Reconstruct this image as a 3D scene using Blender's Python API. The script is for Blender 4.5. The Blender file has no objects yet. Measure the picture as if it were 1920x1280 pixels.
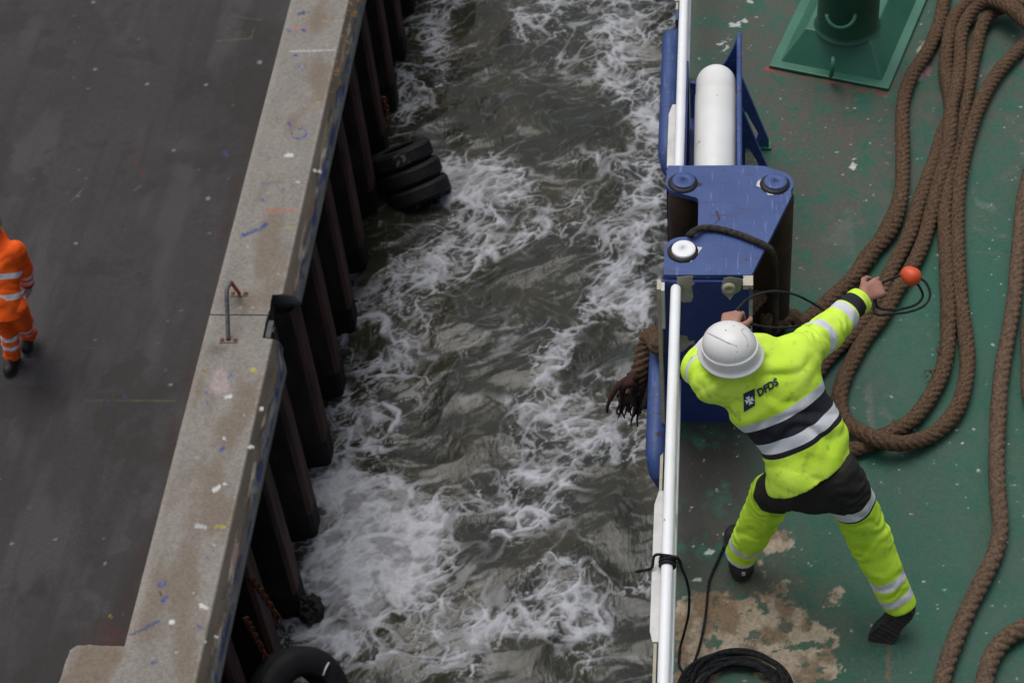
import bpy, bmesh, math, random
import numpy as np
from mathutils import Vector, Matrix
from mathutils.bvhtree import BVHTree
random.seed(7)
SC = bpy.context.scene
COL = SC.collection

# ------------------------------------------------------------------ camera
# calibrated from the vanishing points of quay, ship and sheet piles; the ship's deck is z = 0,
# +y runs along the ship, +x athwart (away from the quay)
PP = np.array([960., 640.])
_a = np.array([1381., -3240.]) - PP
_b = np.array([1340., 3850.]) - PP
FOC = math.sqrt(-(_a @ _b))
_y = np.array([_a[0], _a[1], FOC]); _y /= np.linalg.norm(_y)
_d = np.array([_b[0], _b[1], FOC]); _d /= np.linalg.norm(_d)
CM = np.array([np.cross(_y, -_d), _y, -_d])
CAM = np.array([0., 0., 7.])

def at(px, py, z=0.):
    r = CM @ np.array([px - PP[0], py - PP[1], FOC])
    return CAM + r * ((z - CAM[2]) / r[2])

def uv_of(P):
    v = (np.asarray(P, float) - CAM) @ CM
    return PP[0] + FOC * v[:, 0] / v[:, 2], PP[1] + FOC * v[:, 1] / v[:, 2]

cd = bpy.data.cameras.new('camera'); cam = bpy.data.objects.new('camera', cd); COL.objects.link(cam)
cd.sensor_width = 36.; cd.lens = FOC / 1920 * 36; cd.clip_start = .1; cd.clip_end = 500
m = Matrix.Identity(4)
for i in range(3):
    m[i][0] = CM[i, 0]; m[i][1] = -CM[i, 1]; m[i][2] = -CM[i, 2]; m[i][3] = CAM[i]
cam.matrix_world = m
cd.dof.use_dof = True; cd.dof.focus_distance = 8.0; cd.dof.aperture_fstop = 5.6
SC.camera = cam

# ------------------------------------------------------------------ light: overcast
w = bpy.data.worlds.new('World'); SC.world = w; w.use_nodes = True
nt = w.node_tree; bg = nt.nodes['Background']
sky = nt.nodes.new('ShaderNodeTexSky'); sky.sky_type = 'NISHITA'; sky.sun_disc = False
SUN_EL, SUN_AZ = math.radians(72), math.radians(-35)
sky.sun_elevation = SUN_EL; sky.sun_rotation = SUN_AZ
sky.dust_density = 4.0; sky.ozone_density = 1.0
hs = nt.nodes.new('ShaderNodeHueSaturation'); hs.inputs['Saturation'].default_value = .38
nt.links.new(sky.outputs[0], hs.inputs['Color']); nt.links.new(hs.outputs[0], bg.inputs[0])
bg.inputs[1].default_value = .12
sd = bpy.data.lights.new('sun', 'SUN'); sd.energy = .9; sd.angle = math.radians(40); sd.color = (1, .97, .93)
sun = bpy.data.objects.new('sun', sd); COL.objects.link(sun)
sdir = Vector((math.sin(SUN_AZ) * math.cos(SUN_EL), math.cos(SUN_AZ) * math.cos(SUN_EL), math.sin(SUN_EL)))
sun.rotation_euler = sdir.to_track_quat('Z', 'Y').to_euler()
SC.view_settings.view_transform = 'Standard'; SC.view_settings.look = 'None'
SC.view_settings.gamma = 1; SC.view_settings.use_curve_mapping = False
SC.view_settings.exposure = 0.1
SC.render.engine = 'CYCLES'

# ------------------------------------------------------------------ helpers
def s2l(r, g, b):
    c = np.array([r, g, b], float) / 255
    return np.where(c <= .04045, c / 12.92, ((c + .055) / 1.055) ** 2.4)

def _hash(ix, iy, seed):
    h = (ix.astype(np.int64) * 374761393 + iy.astype(np.int64) * 668265263 + seed * 974711) & 0xffffffff
    h = ((h ^ (h >> 13)) * 1274126177) & 0xffffffff
    return (h ^ (h >> 16)) & 0xffffffff

def perlin(x, y, seed=0):
    x0 = np.floor(x); y0 = np.floor(y); fx = x - x0; fy = y - y0
    def g(ox, oy):
        a = _hash(x0 + ox, y0 + oy, seed) * (2 * math.pi / 4294967296.)
        return np.cos(a) * (fx - ox) + np.sin(a) * (fy - oy)
    u = fx * fx * fx * (fx * (fx * 6 - 15) + 10); v = fy * fy * fy * (fy * (fy * 6 - 15) + 10)
    a = g(0, 0); a = a + u * (g(1, 0) - a)
    b = g(0, 1); b = b + u * (g(1, 1) - b)
    return (a + v * (b - a)) * 1.5

def fbm(x, y, oct=4, seed=0, gain=.5):
    s = 0; amp = 1
    for i in range(oct):
        s = s + amp * perlin(x, y, seed + i * 17); x = x * 2.03 + 5.1; y = y * 2.03 - 3.7; amp *= gain
    return s

def ss(a, b, x):
    t = np.clip((x - a) / (b - a), 0, 1); return t * t * (3 - 2 * t)

def link(name, me, mats, parent=None):
    o = bpy.data.objects.new(name, me); COL.objects.link(o)
    if mats is not None:
        for mt in (mats if isinstance(mats, (list, tuple)) else [mats]): me.materials.append(mt)
    if parent is not None: o.parent = parent
    return o

def tag(o, label=None, cat=None, group=None, kind=None):
    if label: o['label'] = label
    if cat: o['category'] = cat
    if group: o['group'] = group
    if kind: o['kind'] = kind
    return o

def empty(name, loc=(0, 0, 0), **k):
    o = bpy.data.objects.new(name, None); COL.objects.link(o); o.empty_display_size = .1
    BASE[o.name] = Vector([float(c) for c in loc]); o.location = BASE[o.name]
    return tag(o, **k)
BASE = {}

def mesh_np(V, Fq, smooth=True):
    me = bpy.data.meshes.new('mesh'); V = np.asarray(V, np.float32); Fq = np.asarray(Fq, np.int32)
    n = Fq.shape[1]
    me.vertices.add(len(V)); me.vertices.foreach_set('co', V.ravel())
    me.loops.add(Fq.size); me.loops.foreach_set('vertex_index', Fq.ravel())
    me.polygons.add(len(Fq)); me.polygons.foreach_set('loop_start', np.arange(0, Fq.size, n, dtype=np.int32))
    me.update(calc_edges=True)
    me.polygons.foreach_set('use_smooth', np.full(len(Fq), smooth))
    return me

def attr(me, name, data, kind='FLOAT'):
    a = me.attributes.new(name, 'FLOAT' if kind == 'FLOAT' else 'FLOAT_COLOR', 'POINT')
    d = np.asarray(data, np.float32)
    if kind == 'FLOAT': a.data.foreach_set('value', d.ravel())
    else:
        c = np.ones((len(d), 4), np.float32); c[:, :3] = d; a.data.foreach_set('color', c.ravel())

def grid_idx(nu, nv, wrap_v=False):
    i, j = np.meshgrid(np.arange(nu - 1), np.arange(nv if wrap_v else nv - 1), indexing='ij')
    j2 = (j + 1) % nv
    return np.stack([i * nv + j, (i + 1) * nv + j, (i + 1) * nv + j2, i * nv + j2], -1).reshape(-1, 4)

class MB:
    """collects shapes with material slots into one mesh"""
    def __init__(s): s.V = []; s.F = []; s.M = []; s.S = []
    def add(s, V, F, mi=0, smooth=False):
        n = sum(len(v) for v in s.V)
        s.V.append(np.asarray(V, float))
        for f in F: s.F.append([int(i) + n for i in f]); s.M.append(mi); s.S.append(smooth)
        return s
    def prism(s, poly, z0, z1, mi=0, mtop=None):
        """poly: list of xy (ccw)"""
        n = len(poly); V = [(p[0], p[1], z0) for p in poly] + [(p[0], p[1], z1) for p in poly]
        F = [list(range(n))[::-1]] + [(i, (i + 1) % n, n + (i + 1) % n, n + i) for i in range(n)]
        s.add(V, F, mi); s.add(V[n:], [list(range(n))], mi if mtop is None else mtop)
        return s
    def box(s, lo, hi, mi=0):
        return s.prism([(lo[0], lo[1]), (hi[0], lo[1]), (hi[0], hi[1]), (lo[0], hi[1])], lo[2], hi[2], mi)
    def sweep_poly(s, prof, axis, a, b, mi=0):
        """prof: 2d polygon in the plane normal to axis; extruded a..b"""
        def P(p, t): return {'x': (t, p[0], p[1]), 'y': (p[0], t, p[1]), 'z': (p[0], p[1], t)}[axis]
        n = len(prof); V = [P(p, a) for p in prof] + [P(p, b) for p in prof]
        F = [list(range(n)), list(range(n, 2 * n))[::-1]] + [(i, n + i, n + (i + 1) % n, (i + 1) % n) for i in range(n)]
        return s.add(V, F, mi)
    def tube(s, pts, r, n=12, mi=0, cap=True, dome=False):
        pts = [np.asarray(p, float) for p in pts]; r = [r] * len(pts) if np.isscalar(r) else list(r)
        if dome:
            def dm(p, q, rr, k): 
                d = (p - q) / np.linalg.norm(p - q); return [(p + d * rr * math.sin(t), rr * math.cos(t)) for t in k]
            e = dm(pts[-1], pts[-2], r[-1], [.4, .8, 1.15, 1.45]); b = dm(pts[0], pts[1], r[0], [1.45, 1.15, .8, .4])
            pts = [x[0] for x in b] + pts + [x[0] for x in e]; r = [x[1] for x in b] + r + [x[1] for x in e]
        P = np.array(pts); T = np.gradient(P, axis=0); T /= np.linalg.norm(T, axis=1)[:, None]
        up = np.array([0, 0, 1.]) if abs(T[0][2]) < .9 else np.array([0, 1., 0])
        V = []
        N = up - T[0] * (up @ T[0]); N /= np.linalg.norm(N)
        for i in range(len(P)):
            N = N - T[i] * (N @ T[i]); N /= np.linalg.norm(N); B = np.cross(T[i], N)
            for k in range(n):
                a = 2 * math.pi * k / n; V.append(P[i] + r[i] * (math.cos(a) * N + math.sin(a) * B))
        F = []
        for i in range(len(P) - 1):
            for k in range(n):
                k2 = (k + 1) % n; F.append((i * n + k, i * n + k2, (i + 1) * n + k2, (i + 1) * n + k))
        s.add(V, F, mi, True)
        if cap:
            s.add(V[:n], [list(range(n))[::-1]], mi); s.add(V[-n:], [list(range(n))], mi)
        return s
    def lathe(s, prof, c, axis=(0, 0, 1), n=32, mi=0):
        """prof: (r, h) pairs along axis from centre c"""
        q = Vector(axis).to_track_quat('Z', 'Y').to_matrix(); V = []
        for r, h in prof:
            for k in range(n):
                a = 2 * math.pi * k / n; p = q @ Vector((r * math.cos(a), r * math.sin(a), h)); V.append((p.x + c[0], p.y + c[1], p.z + c[2]))
        F = [(i * n + k, i * n + (k + 1) % n, (i + 1) * n + (k + 1) % n, (i + 1) * n + k) for i in range(len(prof) - 1) for k in range(n)]
        return s.add(V, F, mi, True)
    def torus(s, c, axis, R, r, n=20, k=8, mi=0, a0=0, a1=2 * math.pi, squash=1.):
        q = Vector(axis).to_track_quat('Z', 'Y').to_matrix()
        closed = abs(a1 - a0 - 2 * math.pi) < 1e-6
        pts = []
        for i in range(n + 1):
            a = a0 + (a1 - a0) * i / n; p = q @ Vector((R * math.cos(a), R * squash * math.sin(a), 0)); pts.append(np.array((p.x + c[0], p.y + c[1], p.z + c[2])))
        return s.tube(pts, r, k, mi, cap=not closed)
    def build(s, name, mats, parent=None, bevel=0, weld=True):
        me = bpy.data.meshes.new(name); V = np.concatenate(s.V)
        base = Vector((0, 0, 0))
        me.from_pydata([tuple(v) for v in V], [], s.F)
        me.polygons.foreach_set('material_index', s.M); me.polygons.foreach_set('use_smooth', s.S)
        bm = bmesh.new(); bm.from_mesh(me)
        if weld: bmesh.ops.remove_doubles(bm, verts=bm.verts, dist=1e-5)
        bmesh.ops.recalc_face_normals(bm, faces=bm.faces)
        if bevel:
            es = [e for e in bm.edges if len(e.link_faces) == 2 and e.calc_face_angle(0) > .7]
            bmesh.ops.bevel(bm, geom=es, offset=bevel, segments=2, affect='EDGES', profile=.5, clamp_overlap=True)
        bm.to_mesh(me); bm.free(); me.update()
        return put(link(name, me, mats, parent))

def put(o):
    """meshes are authored in world space; shift them under their thing's base point"""
    p = o.parent
    if p is not None:
        tot = Vector((0, 0, 0))
        while p is not None:
            tot = tot + BASE.get(p.name, Vector((0, 0, 0))); p = p.parent
        if tot.length > 0: o.data.transform(Matrix.Translation(-tot))
    return o

def catmull(P, step):
    P = np.asarray(P, float)
    E = np.vstack([2 * P[0] - P[1], P, 2 * P[-1] - P[-2]]); out = []
    for i in range(1, len(E) - 2):
        n = max(2, int(np.linalg.norm(E[i + 1] - E[i]) / step * 2))
        t = np.linspace(0, 1, n, endpoint=False)[:, None]; p0, p1, p2, p3 = E[i - 1], E[i], E[i + 1], E[i + 2]
        out.append(.5 * ((2 * p1) + (-p0 + p2) * t + (2 * p0 - 5 * p1 + 4 * p2 - p3) * t ** 2 + (-p0 + 3 * p1 - 3 * p2 + p3) * t ** 3))
    out = np.vstack(out + [P[-1:]])
    L = np.concatenate([[0], np.cumsum(np.linalg.norm(np.diff(out, axis=0), axis=1))])
    s = np.linspace(0, L[-1], max(3, int(L[-1] / step)))
    return np.stack([np.interp(s, L, out[:, k]) for k in range(3)], 1), s

def rope_geo(P, r, lobes=6, pitch=.26, step=.009, nr=36, depth=.2, seed=0, taper=None):
    """laid rope: a lobed section turning along the path"""
    C, s = catmull(P, step); T = np.gradient(C, axis=0); T /= np.linalg.norm(T, axis=1)[:, None]
    up = np.array([0, 0, 1.]) if abs(T[0][2]) < .9 else np.array([0, 1., 0]); N = up - T[0] * (up @ T[0]); N /= np.linalg.norm(N)
    th = np.arange(nr) / nr * 2 * math.pi; V = np.zeros((len(C), nr, 3))
    wob = fbm(s * 4, s * 0 + seed, 3, seed)
    for i in range(len(C)):
        N = N - T[i] * (N @ T[i]); N /= np.linalg.norm(N); B = np.cross(T[i], N)
        ph = th * lobes / 2 - lobes * math.pi * s[i] / pitch + wob[i] * .5
        rr = r * (1 + .05 * wob[i]) * (1 - depth + depth * np.sqrt(np.abs(np.cos(ph))))
        if taper is not None: rr = rr * taper(s[i] / s[-1])
        V[i] = C[i] + rr[:, None] * (np.cos(th)[:, None] * N + np.sin(th)[:, None] * B)
    return V.reshape(-1, 3), grid_idx(len(C), nr, True)

# ------------------------------------------------------------------ materials
def mat(name, c1, c2=None, scale=8., rough=.6, rough2=None, bump=0., bscale=None, metallic=0., detail=6., attrcol=None, coat=0., spec=.5, contrast=(.35, .65), stretch=None):
    mt = bpy.data.materials.new(name); mt.use_nodes = True; n = mt.node_tree.nodes; l = mt.node_tree.links
    b = n['Principled BSDF']; b.inputs['Roughness'].default_value = rough; b.inputs['Metallic'].default_value = metallic
    b.inputs['Specular IOR Level'].default_value = spec
    tc = n.new('ShaderNodeTexCoord'); src = tc.outputs['Object']
    if stretch:
        mp = n.new('ShaderNodeMapping'); mp.inputs['Scale'].default_value = stretch; l.new(src, mp.inputs[0]); src = mp.outputs[0]
    nz = n.new('ShaderNodeTexNoise'); nz.inputs['Scale'].default_value = scale; nz.inputs['Detail'].default_value = detail; l.new(src, nz.inputs['Vector'])
    mr = n.new('ShaderNodeMapRange'); mr.inputs[1].default_value = contrast[0]; mr.inputs[2].default_value = contrast[1]; l.new(nz.outputs[0], mr.inputs[0])
    mx = n.new('ShaderNodeMix'); mx.data_type = 'RGBA'; l.new(mr.outputs[0], mx.inputs[0])
    mx.inputs[6].default_value = (*c1, 1); mx.inputs[7].default_value = (*(c2 if c2 is not None else c1), 1)
    out = mx.outputs[2]
    if attrcol:
        at_ = n.new('ShaderNodeAttribute'); at_.attribute_name = attrcol
        mm = n.new('ShaderNodeMix'); mm.data_type = 'RGBA'; mm.blend_type = 'MULTIPLY'; mm.inputs[0].default_value = 1
        l.new(at_.outputs['Color'], mm.inputs[6]); l.new(out, mm.inputs[7]); out = mm.outputs[2]
    l.new(out, b.inputs['Base Color'])
    if rough2 is not None:
        m2 = n.new('ShaderNodeMapRange'); m2.inputs[3].default_value = rough; m2.inputs[4].default_value = rough2; l.new(nz.outputs[0], m2.inputs[0]); l.new(m2.outputs[0], b.inputs['Roughness'])
    if bump:
        n2 = n.new('ShaderNodeTexNoise'); n2.inputs['Scale'].default_value = bscale or scale * 4; n2.inputs['Detail'].default_value = 5; l.new(src, n2.inputs['Vector'])
        bp = n.new('ShaderNodeBump'); bp.inputs['Strength'].default_value = bump; bp.inputs['Distance'].default_value = .01; l.new(n2.outputs[0], bp.inputs['Height']); l.new(bp.outputs[0], b.inputs['Normal'])
    if coat: b.inputs['Coat Weight'].default_value = coat
    return mt

def chipped(mt, colour, scale=30, lo=.68, hi=.7):
    """adds flaked spots of another colour to a painted material"""
    n = mt.node_tree.nodes; l = mt.node_tree.links; b = n['Principled BSDF']; src = b.inputs['Base Color'].links[0].from_socket
    tc = n.new('ShaderNodeTexCoord'); nz = n.new('ShaderNodeTexNoise'); nz.inputs['Scale'].default_value = scale; nz.inputs['Detail'].default_value = 4
    l.new(tc.outputs['Object'], nz.inputs['Vector'])
    mr = n.new('ShaderNodeMapRange'); mr.inputs[1].default_value = lo; mr.inputs[2].default_value = hi; l.new(nz.outputs[0], mr.inputs[0])
    mx = n.new('ShaderNodeMix'); mx.data_type = 'RGBA'; l.new(mr.outputs[0], mx.inputs[0]); l.new(src, mx.inputs[6]); mx.inputs[7].default_value = (*colour, 1)
    l.new(mx.outputs[2], b.inputs['Base Color']); return mt

def scuffed(mt, colour, st, lo=.61, hi=.70, amt=.75):
    """long scuffs and runs: noise stretched one way"""
    n = mt.node_tree.nodes; l = mt.node_tree.links; b = n['Principled BSDF']; src = b.inputs['Base Color'].links[0].from_socket
    tc = n.new('ShaderNodeTexCoord'); mp = n.new('ShaderNodeMapping'); mp.inputs['Scale'].default_value = st; mp.inputs['Rotation'].default_value = (0, 0, .5); l.new(tc.outputs['Object'], mp.inputs[0])
    nz = n.new('ShaderNodeTexNoise'); nz.inputs['Scale'].default_value = 1; nz.inputs['Detail'].default_value = 5; l.new(mp.outputs[0], nz.inputs['Vector'])
    mr = n.new('ShaderNodeMapRange'); mr.inputs[1].default_value = lo; mr.inputs[2].default_value = hi; mr.inputs[4].default_value = amt; l.new(nz.outputs[0], mr.inputs[0])
    mx = n.new('ShaderNodeMix'); mx.data_type = 'RGBA'; l.new(mr.outputs[0], mx.inputs[0]); l.new(src, mx.inputs[6]); mx.inputs[7].default_value = (*colour, 1); l.new(mx.outputs[2], b.inputs['Base Color'])
M = {}
M['asphalt'] = mat('asphalt', (.58,) * 3, (.92,) * 3, 90, .9, bump=.5, bscale=220, attrcol='albedo')
M['concrete'] = mat('concrete', (.66,) * 3, (.88,) * 3, 45, .9, bump=.35, bscale=160, attrcol='albedo')
M['concrete_plain'] = mat('plain concrete', s2l(134, 126, 116), s2l(118, 103, 88), 3, .9, bump=.3)
M['deck'] = mat('deck paint', (.62,) * 3, (.90,) * 3, 60, .5, .75, bump=.25, bscale=120, attrcol='albedo')
M['white'] = chipped(mat('white rail paint', (.87, .88, .90), (.82, .83, .85), 9, .45, bump=.05), (.30, .24, .17), 26, .70, .74)
M['white2'] = mat('white dull paint', (.62, .62, .60), (.5, .5, .48), 14, .5)
M['roller_white'] = chipped(mat('white roller paint', (.80, .80, .79), (.72, .72, .70), 5, .4, bump=.06), (.42, .33, .18), 16, .69, .73)
M['blue'] = chipped(chipped(mat('blue deck paint', (.025, .058, .20), (.040, .082, .245), 6, .45, .6, bump=.12, bscale=60), (.55, .55, .52), 75, .73, .76), (.05, .025, .015), 11, .68, .74)
for q_, c_, st_ in ((M['blue'], (.14, .18, .40), (60, 6, 60)), (M['blue'], (.06, .03, .02), (5, 40, 5))): scuffed(q_, c_, st_)
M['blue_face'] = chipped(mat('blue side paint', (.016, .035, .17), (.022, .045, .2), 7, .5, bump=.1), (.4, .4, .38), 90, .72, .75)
M['cream'] = chipped(mat('cream primer', (.50, .46, .36), (.40, .36, .27), 18, .6), (.18, .10, .05), 22, .66, .7)
M['rust'] = mat('rusty steel', (.030, .019, .013), (.065, .032, .016), 12, .75, bump=.3)
M['dark'] = mat('dark greasy steel', (.012, .010, .009), (.025, .02, .016), 14, .6, bump=.2)
M['green'] = mat('green bollard paint', (.028, .135, .088), (.04, .165, .108), 5, .35, .5, bump=.08)
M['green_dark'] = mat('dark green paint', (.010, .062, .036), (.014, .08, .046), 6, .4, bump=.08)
M['rope'] = mat('brown rope fibre', (.095, .058, .036), (.21, .138, .09), 80, .95, bump=.9, bscale=420, spec=.1)
M['rope_old'] = mat('old rope fibre', (.12, .078, .054), (.24, .165, .115), 70, .95, bump=.9, bscale=400, spec=.1)
M['line'] = mat('black line fibre', (.010, .011, .012), (.035, .036, .038), 60, .9, bump=.6, bscale=500, spec=.15)
M['dirtyline'] = mat('dirty hawser', (.035, .03, .025), (.08, .07, .058), 60, .9, bump=.6, bscale=500, spec=.1)
M['greyline'] = mat('grey heaving line', (.020, .022, .024), (.04, .042, .044), 60, .9, bump=.5, bscale=500, spec=.15)
M['pile'] = mat('shaded pile steel', (.012, .009, .008), (.045, .026, .018), 6, .8, bump=.4, bscale=30, stretch=(1, 1, .35))  # pile webs: steel colour darkened for the shade they stand in
M['pile_edge'] = mat('rusty sky-lit pile flange', (.045, .022, .017), (.135, .062, .042), 6, .8, bump=.4, bscale=30, stretch=(1, 1, .25))  # flanges: rust red, with skylight off the water put into the lighter colour
M['wet'] = mat('wet pile growth', (.003, .003, .0025), (.008, .008, .006), 16, .8, bump=.6, bscale=40)
M['tyre'] = mat('tyre rubber', (.006, .006, .007), (.014, .014, .014), 8, .75, bump=.3, bscale=50)
M['chain'] = mat('rusty chain', (.20, .055, .012), (.07, .03, .016), 40, .85, bump=.4)
M['chain_dark'] = mat('wet chain', (.03, .025, .022), (.012, .01, .01), 40, .5)
M['orange_paint'] = mat('orange paint', (.55, .07, .02), (.42, .06, .025), 20, .5)
M['grey_steel'] = mat('grey galvanised steel', (.10, .10, .10), (.16, .155, .15), 30, .55, bump=.1)
M['pink'] = mat('rusted plate steel', (.22, .15, .12), (.30, .2, .16), 40, .7)
M['ball'] = mat('orange rubber ball', (.72, .085, .02), (.62, .07, .02), 8, .45)
M['skin'] = mat('skin', (.40, .20, .145), (.33, .15, .105), 20, .55)
M['helmet'] = chipped(mat('white helmet shell', (.80, .79, .775), (.72, .71, .69), 10, .35, bump=.03), (.42, .40, .37), 55, .68, .74)
M['helmet_shade'] = mat('shaded helmet ridge', (.60, .59, .57), (.46, .45, .43), 30, .5)  # grey paints in the shadow line along the shell's raised step
M['shoe'] = mat('black shoe leather', (.010, .009, .009), (.02, .018, .017), 20, .55, bump=.3)
M['sole'] = mat('worn rubber sole', (.018, .016, .015), (.035, .03, .027), 30, .8, bump=.4)
M['glove'] = mat('grey work glove', (.42, .43, .45), (.32, .33, .35), 25, .8, bump=.2)
M['hair'] = mat('dark hair', (.02, .013, .01), (.03, .02, .015), 60, .7)
M['navy'] = mat('navy print', (.012, .03, .06), None, 20, .7)
M['print_white'] = mat('white print', (.75, .77, .78), None, 20, .7)
M['hull'] = mat('blue hull paint', (.012, .035, .12), (.016, .045, .14), 2, .4, bump=.05)
M['super'] = mat('painted bulkhead', (.30, .30, .29), (.26, .26, .25), 2, .5)
M['weed'] = mat('dark weed', (.004, .005, .003), (.012, .012, .007), 30, .5, bump=.8)

def cloth_mat(name, main, main2, dark, refl, dirt=.0):
    """workwear: colour zones cut by signed fields on the garment (band = reflective tape, navy = dark panels)"""
    mt = bpy.data.materials.new(name); mt.use_nodes = True; n = mt.node_tree.nodes; l = mt.node_tree.links; b = n['Principled BSDF']
    b.inputs['Roughness'].default_value = .8; b.inputs['Specular IOR Level'].default_value = .25
    tc = n.new('ShaderNodeTexCoord')
    def noise(sc, d=5):
        z = n.new('ShaderNodeTexNoise'); z.inputs['Scale'].default_value = sc; z.inputs['Detail'].default_value = d; l.new(tc.outputs['Object'], z.inputs['Vector']); return z.outputs[0]
    def rng(src, a, c, o0=0., o1=1.):
        r = n.new('ShaderNodeMapRange'); r.inputs[1].default_value = a; r.inputs[2].default_value = c; r.inputs[3].default_value = o0; r.inputs[4].default_value = o1; l.new(src, r.inputs[0]); return r.outputs[0]
    def mix(f, a, c):
        x = n.new('ShaderNodeMix'); x.data_type = 'RGBA'
        for k, v in ((0, f), (6, a), (7, c)):
            if isinstance(v, (tuple, list, np.ndarray)): x.inputs[k].default_value = (*v, 1)
            elif isinstance(v, float): x.inputs[k].default_value = v
            else: l.new(v, x.inputs[k])
        return x.outputs[2]
    def fld(nm):
        a = n.new('ShaderNodeAttribute'); a.attribute_name = nm; return a.outputs['Fac']
    col = mix(rng(noise(7), .35, .65), main, main2)
    if dirt: col = mix(rng(noise(17, 9), .60, .78, 0, dirt), col, (.10, .12, .03))
    col = mix(rng(fld('navy'), -.0008, .0008), col, mix(rng(noise(12), .3, .7), dark, tuple(np.array(dark) * 1.5)))
    tape = mix(rng(noise(30), .3, .7), refl, tuple(np.array(refl) * .82))
    col = mix(rng(fld('band'), -.0008, .0008), col, tape)
    l.new(col, b.inputs['Base Color'])
    def ridged(sc):
        z = n.new('ShaderNodeTexNoise'); z.noise_type = 'RIDGED_MULTIFRACTAL'; z.inputs['Scale'].default_value = sc; z.inputs['Detail'].default_value = 2; z.inputs['Distortion'].default_value = .8; l.new(tc.outputs['Object'], z.inputs['Vector']); return z.outputs[0]
    ad = n.new('ShaderNodeMath'); ad.operation = 'ADD'; l.new(rng(ridged(6.5), 0, 3, 0, 3.4), ad.inputs[0]); l.new(rng(noise(30, 4), 0, 1, 0, .18), ad.inputs[1])
    bp = n.new('ShaderNodeBump'); bp.inputs['Strength'].default_value = .75; bp.inputs['Distance'].default_value = .022; l.new(ad.outputs[0], bp.inputs['Height']); l.new(bp.outputs[0], b.inputs['Normal'])
    return mt
M['hivis'] = cloth_mat('yellow workwear', (.60, .90, .05), (.68, .94, .10), (.016, .016, .024), (.72, .73, .79), .65)
M['hivis_trousers'] = cloth_mat('yellow work trousers', (.54, .84, .035), (.62, .90, .07), (.020, .017, .016), (.70, .70, .74), .6)
M['orange_wear'] = cloth_mat('orange workwear', (.98, .14, .012), (.95, .11, .010), (.02, .01, .02), (.78, .79, .82), .0)

# ------------------------------------------------------------------ implicit bodies
def noise3_tab(seed):
    return np.random.RandomState(seed).rand(32, 32, 32).astype(np.float32) * 2 - 1
_N3 = noise3_tab(3)
def noise3(P, s):
    q = P * s; i = np.floor(q).astype(np.int64); f = q - i; f = f * f * (3 - 2 * f); o = 0
    for a in (0, 1):
        for b in (0, 1):
            for c in (0, 1):
                o = o + _N3[(i[:, 0] + a) & 31, (i[:, 1] + b) & 31, (i[:, 2] + c) & 31] * np.abs(1 - a - f[:, 0]) * np.abs(1 - b - f[:, 1]) * np.abs(1 - c - f[:, 2])
    return o

def smin(a, b, k):
    h = np.clip(.5 + .5 * (b - a) / k, 0, 1); return b + (a - b) * h - k * h * (1 - h)

def cap(P, a, b, ra, rb, side=None, flat=1.):
    a = np.asarray(a, float); b = np.asarray(b, float); ab = b - a; t = np.clip(((P - a) @ ab) / (ab @ ab), 0, 1)
    q = P - a - t[:, None] * ab; r = ra + (rb - ra) * t
    if side is None: return np.linalg.norm(q, axis=1) - r
    u = ab / np.linalg.norm(ab); s = np.asarray(side, float); s = s - u * (s @ u); s /= np.linalg.norm(s); d = np.cross(u, s)
    qs = q @ s; qd = q @ d; qu = q @ u
    return (np.sqrt(qs ** 2 + (qd / flat) ** 2 + qu ** 2) - r) * (.5 + .5 * flat)

def ell(P, c, R, axes=None):
    q = P - np.asarray(c)
    if axes is not None: q = q @ np.asarray(axes).T
    k = np.linalg.norm(q / R, axis=1); return (k - 1) * min(R)

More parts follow.
